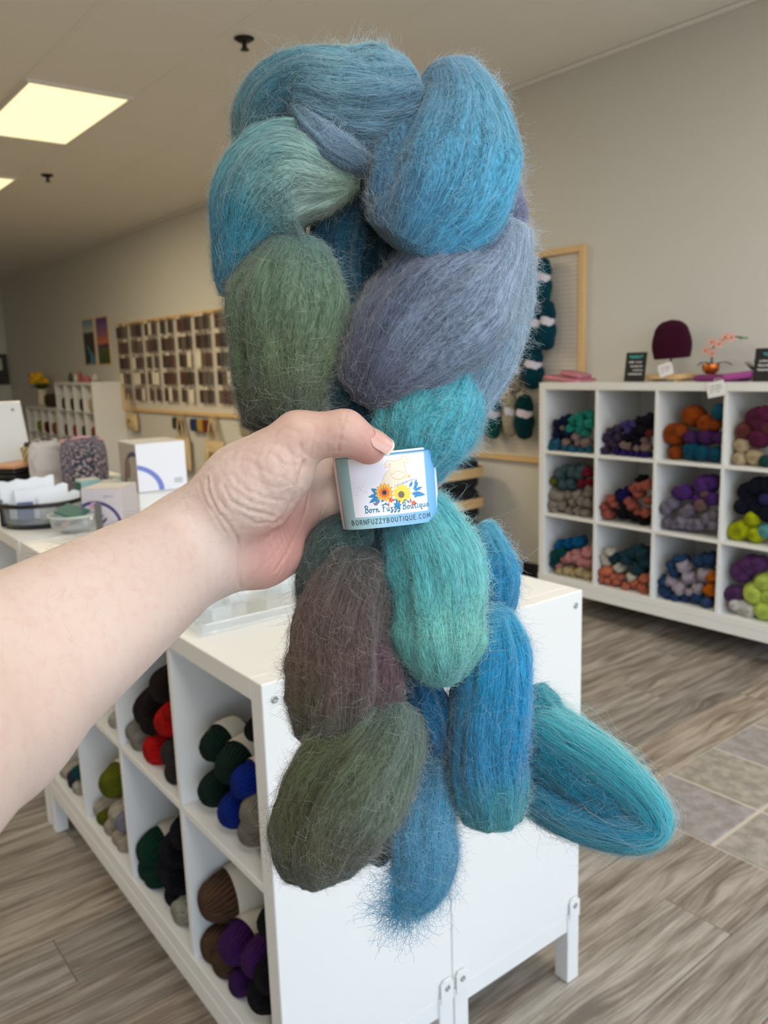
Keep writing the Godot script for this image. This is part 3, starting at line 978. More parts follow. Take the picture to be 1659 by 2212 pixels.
func build_shelf_top() -> void:
	var top := 1.2911
	# hat on its stand
	var h := thing("hat_stand", "low pale wooden stand holding up the maroon hat", "stand", Vector3(3.72, top, -2.345))
	part(h, "foot_board", cbox(0.16, 0.026, 0.215, 0.004), mats["pale wood"], Vector3(0, 0.023, 0))
	for s in [-1.0, 1.0]:
		part(h, "batten", cbox(0.14, 0.01, 0.025, 0.002), mats["pale wood"], Vector3(0, 0.005, s * 0.075))
	part(h, "post", bar([Vector3(0, 0.03, 0), Vector3(0, 0.2, 0)], 0.006, 8), mats["dark grey"])
	var hp := PackedVector3Array()
	for j in 22:
		var s := j / 21.0
		for i in 41:
			var a := TAU * (i % 40) / 40.0
			var r := 0.088 + 0.012 * sin(PI * minf(s * 1.5, 1.0))
			if s > 0.62:
				r *= sqrt(maxf(0.0, 1.0 - pow((s - 0.62) / 0.38, 2.0)))
			r *= 1.0 + 0.012 * sin(20.0 * a)
			hp.append(Vector3(r * cos(a) * 0.85, 0.19 * s, r * sin(a)))
	var hg := Geo.new()
	hg.grid(hp, 41, 22, false, 6, 6, PackedColorArray(), true)
	var wool := yarn_mat(rgb(74, 16, 44))
	var hat := thing("knit_hat", "dark maroon knitted hat on the stand above the wall shelf", "hat", Vector3(3.72, top + 0.112, -2.338))
	hat.rotation.x = -0.06
	part(hat, "crown", hg.mesh(), wool)
	var brim := PackedVector3Array()
	for j in 5:
		for i in 41:
			var a := TAU * (i % 40) / 40.0
			var r: float = 0.0895 + [0.0, 0.003, 0.004, 0.003, 0.0][j]
			brim.append(Vector3(r * cos(a) * 0.85, 0.002 + 0.035 * j / 4.0, r * sin(a)))
	var bg := Geo.new()
	bg.grid(brim, 41, 5, false, 6, 1, PackedColorArray(), true)
	part(hat, "brim", bg.mesh(), wool)
	var tag_tex := scribble(96, 72, rgb(236, 234, 236), [[20, 14, 80, 3, rgb(170, 168, 176)], [34, 14, 84, 3, rgb(176, 174, 182)], [48, 14, 70, 3, rgb(176, 174, 182)]])
	var tag := thing("price_tag", "white paper tag hanging from the maroon hat", "tag", Vector3(3.63, top + 0.058, -2.315), 0.0, "white price tags")
	tag.rotation = Vector3(-0.28, 0, 0)
	part(tag, "card", cbox(0.0015, 0.062, 0.078, 0.0005), mats["paper"])
	part(tag, "print", face_mesh(0.074, 0.058), print_mat("tag print", tag_tex), Vector3(-0.0012, 0, 0), Vector3(0, -PI / 2, 0))
	part(tag, "string", bar([Vector3(0, 0.029, 0.0), Vector3(0.02, 0.05, 0.02), Vector3(0.05, 0.075, 0.03)], 0.0008, 5), mats["paper"])
	var tag2 := thing("price_tag", "white tag hanging over the front edge of the wall shelf", "tag", Vector3(3.4895, top - 0.028, -1.968), 0.0, "white price tags")
	tag2.rotation = Vector3(-0.2, 0, 0)
	part(tag2, "card", cbox(0.0015, 0.07, 0.086, 0.0005), mats["paper"])
	part(tag2, "print", face_mesh(0.08, 0.064), print_mat("tag print", tag_tex), Vector3(-0.0012, 0, 0), Vector3(0, -PI / 2, 0))
	part(tag2, "string", bar([Vector3(0, 0.032, 0), Vector3(-0.001, 0.045, 0), Vector3(0.04, 0.047, 0.01)], 0.0008, 5), mats["paper"])
	# chalkboards
	var green := rgb(60, 170, 160)
	var chalk := rgb(206, 204, 206)
	var s1 := scribble(160, 200, rgb(36, 34, 33), [[24, 24, 136, 7, green], [34, 34, 120, 3, green], [66, 26, 70, 6, chalk], [66, 84, 130, 6, chalk], [96, 40, 140, 6, chalk], [124, 60, 146, 5, chalk], [152, 22, 140, 6, chalk]])
	var s2 := scribble(160, 200, rgb(36, 34, 33), [[30, 40, 150, 7, green], [42, 50, 140, 4, green], [76, 24, 80, 6, chalk], [76, 96, 150, 6, chalk], [104, 20, 150, 7, chalk], [132, 18, 110, 7, chalk], [140, 120, 150, 6, chalk]])
	for q in [[-2.474, s1, "small black chalkboard sign left of the hat on the wall shelf", 0.12, 1], [-1.785, s2, "black chalkboard sign at the right edge of the picture", 0.145, 2]]:
		var b := thing("chalkboard_sign", q[2], "sign", Vector3(3.6, top, q[0]), 0.0, "chalkboard signs on the wall shelf")
		b.rotation.z = -0.14
		part(b, "board", cbox(0.006, 0.146, q[3], 0.001), mat("chalkboard", rgb(36, 34, 33), 0.8), Vector3(0, 0.075, 0))
		part(b, "chalk_writing", face_mesh(q[3] - 0.006, 0.14), print_mat("chalk writing %d" % q[4], q[1], 0.85), Vector3(-0.0034, 0.075, 0), Vector3(0, -PI / 2, 0))
		part(b, "prop", cbox(0.004, 0.1, 0.03, 0.001), mats["black plastic"], Vector3(0.03, 0.052, 0), Vector3(0, 0, 0.35))
	# orchid
	var o := thing("orchid", "small artificial orchid with peach flowers in a copper pot", "plant", Vector3(3.72, top + 0.034, -2.128))
	part(o, "pot", turned([Vector2(0, 0.0), Vector2(0.022, 0.0), Vector2(0.036, 0.012), Vector2(0.041, 0.03), Vector2(0.038, 0.046), Vector2(0.034, 0.046), Vector2(0.036, 0.03), Vector2(0, 0.03)], 24), mat("copper", rgb(196, 108, 44), 0.28, 0.75))
	var leafy := mat("orchid leaf", rgb(28, 58, 44), 0.5)
	part(o, "stem", bar([Vector3(0, 0.03, 0), Vector3(0, 0.1, 0.004), Vector3(0, 0.135, 0.012), Vector3(-0.004, 0.155, 0.05), Vector3(-0.006, 0.172, 0.1), Vector3(-0.006, 0.166, 0.15)], 0.0032, 8), mat("orchid stem", rgb(62, 72, 52), 0.6))
	part(o, "stem", bar([Vector3(0.004, 0.03, 0.004), Vector3(0.006, 0.09, 0.0), Vector3(0.004, 0.118, -0.01)], 0.003, 8), mats["orchid stem"])
	for q in [[-1.0, 0.075], [1.0, 0.095], [0.5, 0.05]]:
		var lp := PackedVector3Array()
		for j in 9:
			var s := j / 8.0
			for i in 3:
				lp.append(Vector3((i - 1) * 0.016 * sin(PI * clampf(s * 0.95 + 0.05, 0, 1)) + (q[1] - 0.07), 0.036 + 0.022 * sin(PI * s * 0.8) - 0.012 * s + absf(i - 1.0) * 0.004, q[0] * q[1] * s))
		var lg := Geo.new()
		lg.grid(lp, 3, 9)
		part(o, "leaf", lg.mesh(), leafy)
	var petal := mat("orchid petal", rgb(238, 188, 168), 0.7)
	petal.backlight_enabled = true
	petal.backlight = Color(0.3, 0.18, 0.14)
	var throat := mat("orchid throat", rgb(216, 110, 120), 0.6)
	for q in [[0.112, -0.022], [0.098, 0.012], [0.15, 0.008], [0.14, 0.045], [0.17, 0.075], [0.168, 0.105]]:
		var fl := part(o, "flower", flower_mesh(), petal, Vector3(-0.012, q[0], q[1]), Vector3(q[1] * 9.0, rng.randf_range(-0.4, 0.4), 0.2))
		part(fl, "throat", turned([Vector2(0, 0), Vector2(0.006, 0.002), Vector2(0.003, 0.009), Vector2(0, 0.01)], 8), throat, Vector3(-0.002, 0, 0), Vector3(0, 0, PI / 2))
	part(o, "bud", turned([Vector2(0, -0.016), Vector2(0.006, -0.004), Vector2(0.005, 0.008), Vector2(0, 0.016)], 10), mat("green bud", rgb(70, 150, 90), 0.6), Vector3(-0.006, 0.163, 0.15), Vector3(1.4, 0, 0))
	part(o, "bud", turned([Vector2(0, -0.012), Vector2(0.004, -0.003), Vector2(0.004, 0.006), Vector2(0, 0.012)], 10), mats["green bud"], Vector3(-0.006, 0.162, 0.172), Vector3(1.5, 0, 0))
	# folded packets and cloth
	var pink := thing("fabric_packet", "folded pink sparkly packet at the left end of the wall shelf", "packet", Vector3(3.66, top, -2.93))
	part(pink, "fold", crumple(0.2, 0.03, 0.26, 3), mat("pink foil", rgb(196, 120, 136), 0.35, 0.2), Vector3(0, 0.016, 0), Vector3(0.1, 0, 0))
	part(pink, "fold", crumple(0.16, 0.026, 0.14, 4), mats["pink foil"], Vector3(-0.01, 0.04, 0.05), Vector3(0.22, 0.2, 0))
	var plum := thing("fabric_packet", "shiny purple folded packet under the orchid pot", "packet", Vector3(3.7, top, -2.03))
	part(plum, "fold", crumple(0.2, 0.033, 0.24, 5), mat("purple foil", rgb(120, 44, 104), 0.3, 0.25), Vector3(0, 0.0165, -0.02))
	part(plum, "fold", crumple(0.16, 0.034, 0.15, 6), mat("magenta foil", rgb(168, 74, 150), 0.3, 0.25), Vector3(-0.02, 0.026, 0.08), Vector3(-0.12, 0.2, 0))
	var fe := thing("feather_tuft", "black feathery tuft beside the right chalkboard sign", "ornament", Vector3(3.74, top, -1.9))
	for k in 16:
		var a := rng.randf_range(-1.1, 1.1)
		part(fe, "feather", bar([Vector3(0, 0.005, 0.02), Vector3(-0.01, 0.05, sin(a) * 0.03), Vector3(-0.015, 0.075 + 0.02 * cos(a), sin(a) * 0.075)], [0.004, 0.004, 0.001], 5), mats["black plastic"])


func flower_mesh() -> ArrayMesh:
	if not meshes.has("orchid flower"):
		var g := Geo.new()
		for k in 5:
			var a := TAU * k / 5.0
			var p := PackedVector3Array()
			for j in 5:
				var s := j / 4.0
				for i in 3:
					var w := (i - 1) * 0.011 * sin(PI * (0.12 + 0.8 * s))
					var r := 0.002 + 0.019 * s
					p.append(Vector3(-0.004 * s * s + 0.002 * absf(i - 1), r * cos(a) - w * sin(a), r * sin(a) + w * cos(a)))
			g.grid(p, 3, 5)
		meshes["orchid flower"] = g.mesh()
	return meshes["orchid flower"]


# a soft slab whose faces are creased
func crumple(x: float, y: float, z: float, sd: int) -> ArrayMesh:
	var f := noise(1.0, 3, sd)
	var p := PackedVector3Array()
	var nu := 33
	var nv := 15
	for j in nv:
		var b := PI * j / (nv - 1) - PI / 2
		for i in nu:
			var a := TAU * (i % (nu - 1)) / (nu - 1)
			var d := Vector3(signf(cos(a)) * pow(absf(cos(a)), 0.4) * pow(cos(b), 0.35), signf(sin(b)) * pow(absf(sin(b)), 0.5), signf(sin(a)) * pow(absf(sin(a)), 0.4) * pow(cos(b), 0.35))
			var w := 1.0 + 0.16 * f.get_noise_3d(d.x * 3.0, d.y * 2.0, d.z * 3.0)
			p.append(Vector3(d.x * x / 2, d.y * y / 2 * w, d.z * z / 2) * Vector3(1, 1, 1))
	var g := Geo.new()
	g.grid(p, nu, nv, false, 1, 1, PackedColorArray(), true)
	return g.mesh()


func build_packets() -> void:
	# small packets hang in five rows on the long board
	var tones := [rgb(74, 60, 50), rgb(88, 64, 54), rgb(66, 54, 48), rgb(92, 52, 46), rgb(104, 92, 78), rgb(58, 48, 44)]
	var card := Geo.new()
	card.box(Vector3(0.012, 0.135, 0.075), 0.003, Vector3(0, -0.01, 0))
	var card_mesh := card.mesh()
	var head := cbox(0.004, 0.03, 0.075, 0.001)
	var cols := []
	var z := -9.98
	var k := 0
	while z < -6.35:
		if k % 8 != 3 and k % 8 != 7:
			cols.append(z)
		z += 0.1 if k % 4 != 3 else 0.13
		k += 1
	var rows := ["first", "second", "third", "fourth", "fifth"]
	for r in 5:
		for c in cols:
			if rng.randf() < 0.06:
				continue
			var pale := rng.randf() < (0.06 if r < 2 else 0.2)
			var m: Material = mat("packet %d" % (rng.randi() % 6), Color.WHITE, 0.5)
			var tone: int = rng.randi() % 6
			m = mat("packet tone %d" % tone, tones[tone], 0.45)
			var what := "dark brown craft packet hanging in the %s row of the long board" % rows[r]
			if pale:
				m = mats["cream paper"]
				what = "cream craft packet hanging in the %s row of the long board" % rows[r]
			var t := thing("craft_packet", what, "packet", Vector3(WALL_X - 0.05, 1.885 - r * 0.185, c), rng.randf_range(-0.12, 0.12), "craft packets on the long board, %s row" % rows[r])
			part(t, "card", card_mesh, m)
			part(t, "header", head, mats["cream paper"] if rng.randf() < 0.25 else mat("packet header", rgb(140, 124, 104), 0.6), Vector3(-0.002, 0.07, 0))
			part(t, "peg", bar([Vector3(0.036, 0.075, 0), Vector3(-0.03, 0.075, 0)], 0.0025, 5), mats["steel"])
	for q in [[-9.75, 0.9, 0.3, 0.2, true], [-8.36, 0.69, 0.34, 0.36, true], [-7.6, 0.69, 0.42, 0.38, true], [-6.62, 0.76, 0.36, 0.36, false]]:
		var where := {-9.75: "canvas tote bag hanging above the big white box", -8.36: "canvas tote bag just right of the big white box", -7.6: "canvas tote bag with faint print above the forearm", -6.62: "canvas tote bag beside the thumb, half hidden by the wool"}
		tote_bag(where[q[0]], q[0], q[1], q[2], q[3], q[4])
	for q in [[-8.05, rgb(24, 44, 92), "navy blue pouch hanging below the long board"], [-7.88, rgb(176, 144, 48), "mustard yellow pouch hanging below the long board"], [-7.78, rgb(104, 34, 30), "dark red pouch hanging below the long board"], [-8.5, rgb(52, 50, 52), "dark grey pouch hanging below the long board"], [-6.95, rgb(150, 140, 124), "grey beige pouch hanging below the long board"]]:
		single("zip_pouch", crumple(0.03, 0.13, 0.19, int(absf(q[0]) * 10)), mat(q[2], q[1], 0.7), q[2], "pouch", Vector3(WALL_X - 0.05, 0.83, q[0]), 0.0, "pouches below the long board")


func landscape(kind: int) -> ImageTexture:
	var im := Image.create(96, 144, false, Image.FORMAT_RGB8)
	var f := noise(0.05, 4, 30 + kind)
	for y in 144:
		for x in 96:
			var v := y / 144.0 + 0.06 * f.get_noise_2d(x * 2.0, y)
			var c: Color
			if kind == 0:
				c = Color8(104, 142, 176).lerp(Color8(186, 190, 178), clampf(v / 0.26, 0, 1))
				if v > 0.28:
					c = Color8(66, 60, 62).lerp(Color8(48, 54, 44), clampf((v - 0.28) / 0.4, 0, 1))
				if v > 0.55 and absf(x - 50.0 - 22.0 * sin(v * 9.0)) < 60.0 * (v - 0.5):
					c = Color8(84, 140, 168)
			else:
				c = Color8(96, 66, 130).lerp(Color8(146, 108, 150), clampf(v / 0.3, 0, 1))
				if v > 0.3:
					c = Color8(150, 96, 130).lerp(Color8(222, 130, 70), clampf((v - 0.3) / 0.25, 0, 1))
				if v > 0.56:
					c = Color8(92, 56, 96)
				if v > 0.66:
					c = Color8(86, 104, 46).lerp(Color8(58, 78, 30), clampf((v - 0.66) / 0.3, 0, 1))
			im.set_pixel(x, y, c)
	return tex(im)


func build_far_corner() -> void:
	for q in [[-11.15, "blue mountain stream poster, left of the two posters", 0], [-10.63, "purple and orange sunset poster, right of the two posters", 1]]:
		var t := thing("wall_poster", q[1], "poster", Vector3(WALL_X - 0.003, 1.805, q[0]), -PI / 2, "landscape posters on the far wall")
		part(t, "backing", cbox(0.44, 0.62, 0.006, 0.001), mats["pale wood"])
		part(t, "print", face_mesh(0.4, 0.58), print_mat("landscape %d" % q[2], landscape(q[2])), Vector3(0, 0, 0.0045))
	var n := thing("wall_holder", "dark wall holder with a white note at the far left corner", "notice holder", Vector3(3.72, 1.5, -15.283))
	part(n, "tray", cbox(0.3, 0.52, 0.03, 0.006), mats["dark grey"], Vector3(0, 0, 0.004))
	part(n, "note", cbox(0.14, 0.2, 0.002, 0.0005), mats["cream paper"], Vector3(-0.02, 0.09, 0.0205))
	# flowers in a jug on the low shelf
	var v := thing("flower_jug", "cream jug of yellow flowers on the low far shelf", "flowers", Vector3(3.68, 0.942, -12.8))
	part(v, "jug", turned([Vector2(0, 0), Vector2(0.06, 0), Vector2(0.07, 0.06), Vector2(0.06, 0.16), Vector2(0.066, 0.24), Vector2(0.058, 0.24), Vector2(0.05, 0.16), Vector2(0, 0.1)], 20), mats["cream paper"])
	part(v, "handle", bar([Vector3(0, 0.21, 0.06), Vector3(0, 0.22, 0.11), Vector3(0, 0.15, 0.12), Vector3(0, 0.08, 0.068)], 0.01, 8), mats["cream paper"])
	var yellow := mat("yellow petals", rgb(232, 180, 20), 0.8)
	for k in 9:
		var a := k * 2.4
		var r := 0.03 + 0.035 * (k % 3)
		var top := Vector3(cos(a) * r - 0.02, 0.36 + 0.03 * (k % 4), sin(a) * r * 1.4 - 0.1)
		part(v, "bloom", crumple(0.1, 0.08, 0.1, 80 + k), yellow, top)
	for k in 12:
		var a := k * 1.9
		part(v, "leaf", bar([Vector3(0, 0.2, 0), Vector3(cos(a) * 0.08, 0.3, sin(a) * 0.09), Vector3(cos(a) * 0.14, 0.27, sin(a) * 0.22)], [0.008, 0.022, 0.003], 5), mat("far leaves", rgb(64, 84, 34), 0.7))
	for k in 3:
		part(v, "red_sprig", bar([Vector3(0, 0.22, 0), Vector3(-0.02, 0.34, -0.2), Vector3(-0.02, 0.42 + 0.02 * k, -0.42 - 0.04 * k)], [0.004, 0.01, 0.02], 6), mat("red sprig", rgb(150, 58, 40), 0.7))
	# goods on and in the far shelves
	var far := [["dark bottle", rgb(52, 58, 50), -11.34, 0.12, 0.028], ["white jar", rgb(206, 198, 186), -11.12, 0.1, 0.03], ["orange and red trinket", rgb(176, 70, 50), -10.94, 0.13, 0.028], ["pink bauble", rgb(190, 92, 106), -10.68, 0.08, 0.04], ["clear glass dome", rgb(180, 176, 168), -10.4, 0.11, 0.05]]
	for q in far:
		single("shelf_ornament", turned([Vector2(0, 0), Vector2(q[4], 0), Vector2(q[4] * 1.05, q[3] * 0.5), Vector2(q[4] * 0.6, q[3] * 0.85), Vector2(q[4] * 0.5, q[3]), Vector2(0, q[3])], 16), mat(q[0], q[1], 0.5), "%s standing on the tall far shelf below the posters" % q[0], "ornament", Vector3(3.65, 1.291, q[2]), 0.0, "ornaments on the far shelf")
	var rows := ["lower", "middle", "upper"]
	var colours := [["dark teal", rgb(20, 66, 66)], ["black", rgb(26, 24, 28)], ["charcoal", rgb(70, 66, 70)], ["peach", rgb(214, 186, 160)], ["maroon", rgb(92, 26, 48)], ["magenta", rgb(170, 26, 74)], ["dark green", rgb(44, 66, 54)], ["brick red", rgb(150, 52, 40)]]
	for k in 8:
		var r := 2 - k / 4
		var c := k % 4
		single("yarn_stack", crumple(0.22, 0.17, 0.15, 50 + k), yarn_mat(colours[k][1]), "%s yarn pile in the %s row of the far tall shelf" % [colours[k][0], rows[r]], "yarn", Vector3(3.63, 0.178 + 0.038 + r * 0.351 + 0.087, -11.564 + 0.038 + 0.1675 + c * 0.351), 0.0, "yarn piles in the far tall shelf")
	for q in [["lime green", rgb(150, 160, 60), -12.62], ["dark red", rgb(110, 34, 30), -12.27], ["tan and brown", rgb(150, 110, 84), -11.92]]:
		single("yarn_stack", crumple(0.22, 0.16, 0.22, int(q[2] * -10)), yarn_mat(q[1]), "%s yarn pile in the low far shelf beside the side panel" % q[0], "yarn", Vector3(3.63, 0.177 + 0.038 + 0.351 + 0.082, q[2]), 0.0, "yarn piles in the far low shelf")
	single("storage_basket", crumple(0.24, 0.18, 0.34, 91), mat("dark basket", rgb(62, 46, 34), 0.9), "dark brown basket on the low shelf right of the flowers", "basket", Vector3(3.66, 1.03, -12.15))


# ---------------------------------------------------------------- goods on the left table
func carton(called: String, label: String, size: Vector3, at: Vector3, turn: float, m: Material, category := "box", group := "cartons on the left table") -> Node3D:
	var t := thing(called, label, category, at, turn, group)
	part(t, "carton", cbox(size.x, size.y, size.z, 0.0025), m, Vector3(0, size.y / 2, 0))
	part(t, "lid_seam", cbox(size.x * 0.98, 0.0012, size.z * 0.98, 0.0004), mat("carton edge", rgb(214, 206, 196), 0.7), Vector3(0, size.y + 0.0006, 0))
	return t


func arc_print(w: int, h: int, back: Color, centre: Vector2, r0: float, r1: float, c: Color, extra: Callable) -> ImageTexture:
	var im := Image.create(w, h, false, Image.FORMAT_RGB8)
	for y in h:
		for x in w:
			var d := Vector2(x, y).distance_to(centre)
			im.set_pixel(x, y, c if d > r0 and d < r1 else back)
	extra.call(im)
	return tex(im)


func build_table_goods() -> void:
	var top := BASE + 0.762
	var turn := -0.08
	# big white carton on top of smaller ones
	var pa := arc_print(216, 256, rgb(240, 240, 246), Vector2(-40, 256), 128, 152, rgb(118, 134, 206), func(im: Image):
		for y in range(196, 224):
			for x in range(158, 196):
				if (x * 7 + y / 4) % 3 != 0 and y % 9 != 0:
					im.set_pixel(x, y, rgb(172, 172, 180)))
	var low := carton("white_carton", "low white carton directly under the big arc box", Vector3(0.17, 0.07, 0.2), Vector3(1.15, top, -2.82), turn + 0.1, mats["paper"])
	var a := carton("big_carton", "big white cube box with a blue arc, topmost of the stack", Vector3(0.176, 0.168, 0.2), Vector3(1.16, top + 0.0732, -2.8), turn, mat("white card", rgb(236, 235, 238), 0.5))
	part(a, "arc_print", face_mesh(0.174, 0.164), print_mat("blue arc print", pa, 0.5), Vector3(0, 0.084, 0.1006))
	var side := arc_print(128, 128, rgb(176, 164, 152), Vector2(110, 96), 64, 76, rgb(60, 56, 92), func(im: Image):
		for y in range(40, 100):
			for x in range(30, 90):
				if Vector2((x - 60) / 22.0, (y - 70) / 30.0).length() < 1.0:
					im.set_pixel(x, y, rgb(128, 104, 96)))
	part(a, "side_print", face_mesh(0.196, 0.164), print_mat("brown side print", side, 0.5), Vector3(-0.0886, 0.084, 0), Vector3(0, -PI / 2, 0))
	var pb := arc_print(216, 200, rgb(216, 206, 210), Vector2(70, 210), 130, 148, rgb(70, 62, 120), func(im: Image):
		for y in range(60, 130):
			for x in range(40, 100):
				if Vector2((x - 66) / 26.0, (y - 96) / 30.0).length() < 1.0:
					im.set_pixel(x, y, rgb(206, 160, 186))
		for x in range(120, 178):
			for y in range(34, 44):
				if (x / 5 + y / 6) % 3 > 0:
					im.set_pixel(x, y, rgb(150, 150, 150) if x < 150 else rgb(206, 160, 160))
		for y in range(140, 190):
			for x in range(90, 130):
				if (x + y) % 40 < 18:
					im.set_pixel(x, y, rgb(70, 50, 96)))
	var b := carton("arc_carton", "pale pink box with a purple arc under the big white box", Vector3(0.13, 0.122, 0.14), Vector3(0.935, top, -2.63), -0.75, mat("pink card", rgb(206, 194, 192), 0.5))
	part(b, "arc_print", face_mesh(0.128, 0.118), print_mat("purple arc print", pb, 0.5), Vector3(0, 0.061, 0.0706))
	single("grey_tag", cbox(0.028, 0.088, 0.004, 0.001), mat("slate card", rgb(96, 94, 90), 0.6), "narrow dark grey card leaning against the purple arc box", "card", Vector3(0.85, top + 0.046, -2.505), 0.5)
	# mint boxes
	var mint := mat("mint card", rgb(176, 216, 214), 0.5)
	for q in [[0.985, -2.985, 0.07, "mint green box at the left of the mint pair", 0.0], [1.03, -2.87, 0.06, "mint green box with a white emblem nearest the big white box", 0.0], [1.1, -2.975, 0.05, "mint green box tucked behind the mint pair", 0.0]]:
		var t := carton("mint_carton", q[3], Vector3(q[2], 0.085, 0.07), Vector3(q[0], top + 0.0201, q[1]), q[4], mint, "box", "mint boxes")
		part(t, "green_side", cbox(0.0012, 0.07, 0.06, 0.0003), mat("deep green card", rgb(40, 96, 88), 0.5), Vector3(-q[2] / 2 - 0.0007, 0.042, 0))
		var em := Geo.new()
		var star := PackedVector2Array()
		for k in 12:
			star.append(Vector2(cos(TAU * k / 12), sin(TAU * k / 12)) * (0.012 if k % 2 == 0 else 0.007))
		em.slab(star, 0.001)
		part(t, "emblem", em.mesh(), mats["paper"], Vector3(0, 0.042, 0.0357))
	single("flat_case", cbox(0.26, 0.02, 0.2, 0.006), mats["black plastic"], "flat black case beneath the mint boxes", "case", Vector3(1.04, top + 0.01, -2.93), 0.5)
	# pouches
	var speck := noise(0.9, 2, 4)
	var bloom := Image.create(128, 128, false, Image.FORMAT_RGB8)
	for y in 128:
		for x in 128:
			var t := speck.get_noise_2d(x * 0.16, y * 0.16)
			var u := speck.get_noise_2d(x * 0.3 + 50, y * 0.3)
			var c := Color8(52, 50, 60)
			if t > 0.12:
				c = Color8(186, 176, 172) if u > 0.0 else Color8(150, 116, 112)
			elif u > 0.28:
				c = Color8(110, 116, 140)
			bloom.set_pixel(x, y, c)
	var fm := print_mat("floral cloth", tex(bloom), 0.85)
	fm.uv1_scale = Vector3(4, 2, 1)
	var fp := thing("floral_pouch", "dark floral zip pouch with pink trim standing on the table", "pouch", Vector3(1.05, top, -3.2), -0.33)
	part(fp, "pouch_body", crumple(0.175, 0.24, 0.06, 21), fm, Vector3(0, 0.12, 0))
	part(fp, "zip_trim", bar([Vector3(-0.08, 0.228, 0.012), Vector3(0, 0.243, 0.012), Vector3(0.08, 0.228, 0.012)], 0.006, 8), mat("pink trim", rgb(206, 150, 156), 0.7))
	var mp := thing("marble_pouch", "pale marbled cosmetic pouch left of the floral pouch", "pouch", Vector3(0.95, top, -3.33), -0.3)
	var marble := Image.create(64, 64, false, Image.FORMAT_RGB8)
	for y in 64:
		for x in 64:
			marble.set_pixel(x, y, Color8(206, 198, 190).lerp(Color8(168, 156, 146), clampf(speck.get_noise_2d(x * 0.12, y * 0.12) * 1.2, 0, 1)))
	part(mp, "pouch_body", crumple(0.14, 0.23, 0.06, 22), print_mat("marble cloth", tex(marble), 0.7), Vector3(0, 0.115, 0))
	part(mp, "zip", bar([Vector3(-0.06, 0.225, 0.012), Vector3(0, 0.236, 0.012), Vector3(0.06, 0.225, 0.012)], 0.004, 6), mats["black plastic"])
	# round tray with packets
	var tray := thing("round_tray", "round black rimmed clear tray at the table's left edge", "tray", Vector3(0.768, top, -2.80))
	var clear := mat("clear plastic", Color(0.86, 0.9, 0.92, 0.14), 0.06)
	clear.transparency = BaseMaterial3D.TRANSPARENCY_ALPHA
	part(tray, "base", turned([Vector2(0, 0.0), Vector2(0.118, 0.0), Vector2(0.126, 0.006), Vector2(0.126, 0.016), Vector2(0, 0.016)], 40), mats["black plastic"])
	part(tray, "wall", turned([Vector2(0.124, 0.014), Vector2(0.13, 0.08), Vector2(0.128, 0.08), Vector2(0.122, 0.014)], 40), clear)
	part(tray, "rim", turned([Vector2(0.126, 0.07), Vector2(0.135, 0.07), Vector2(0.135, 0.083), Vector2(0.126, 0.083), Vector2(0.126, 0.07)], 40), mats["black plastic"])
	part(tray, "post", cbox(0.03, 0.075, 0.012, 0.003), mats["black plastic"], Vector3(-0.12, 0.042, 0.0), Vector3(0, 0.1, 0))
	for q in [[-0.055, 0.0, rgb(98, 112, 156), "blue wrapped packet standing inside the round tray", 0.06], [0.0, 0.055, rgb(176, 172, 168), "grey wrapped packet standing inside the round tray", 0.055], [0.05, 0.03, rgb(120, 124, 120), "dull green packet standing inside the round tray", 0.05]]:
		single("small_packet", cbox(0.05, q[4], 0.012, 0.003), mat(q[3], q[2], 0.5), q[3], "packet", Vector3(0.768 + q[0], top + 0.0165 + q[4] / 2, -2.80 + q[1]), -0.3, "packets in the round tray")
	var glossy := mat("glossy white film", rgb(240, 240, 240), 0.22)
	for q in [[-0.035, -0.035, 0.17, 0.125, "tall white plastic packet standing at the back of the tray", 1], [0.0, 0.0, 0.165, 0.098, "middle white plastic packet standing in the tray", 2], [0.045, 0.035, 0.13, 0.075, "short white plastic packet at the front of the tray", 3]]:
		var e := Geo.new()
		var top_line := PackedVector2Array([Vector2(-q[2] / 2, 0.0)])
		for k in 13:
			top_line.append(Vector2(lerpf(-q[2] / 2, q[2] / 2, k / 12.0), q[3] + 0.012 * k / 12.0 + 0.004 * sin(k * 1.7 + q[5])))
		top_line.append(Vector2(q[2] / 2, 0.0))
		e.slab(top_line, 0.009)
		var o := single("white_packet", e.mesh(), glossy, q[4], "packet", Vector3(0.768 + q[0], top + 0.0165, -2.80 + q[1]), -0.35, "white packets in the tray")
		o.rotation.x = -0.16
	# clear bowl with a green booklet
	var bowl := thing("clear_bowl", "clear plastic bowl with a pale rim on the table edge", "bowl", Vector3(0.79, top, -2.565))
	part(bowl, "shell", turned([Vector2(0, 0.0), Vector2(0.04, 0.0), Vector2(0.065, 0.02), Vector2(0.074, 0.055), Vector2(0.072, 0.055), Vector2(0.062, 0.02), Vector2(0, 0.004)], 32), clear)
	part(bowl, "rim", turned([Vector2(0.071, 0.052), Vector2(0.077, 0.052), Vector2(0.077, 0.058), Vector2(0.071, 0.058), Vector2(0.071, 0.052)], 32), mat("pale rim", rgb(196, 206, 196), 0.4))
	var book := single("green_booklet", cbox(0.105, 0.006, 0.075, 0.001), mat("green cover", rgb(52, 104, 92), 0.6), "dark green booklet lying in the clear bowl", "booklet", Vector3(0.79, top + 0.064, -2.565), 0.9)
	book.rotation = Vector3(0.34, 0.9, 0.1)
	var strip := single("coral_strip", cbox(0.09, 0.004, 0.018, 0.001), mat("coral card", rgb(206, 150, 120), 0.6), "coral coloured strip below the green booklet", "card", Vector3(0.78, top + 0.035, -2.565), 0.7)
	strip.rotation.z = 0.22
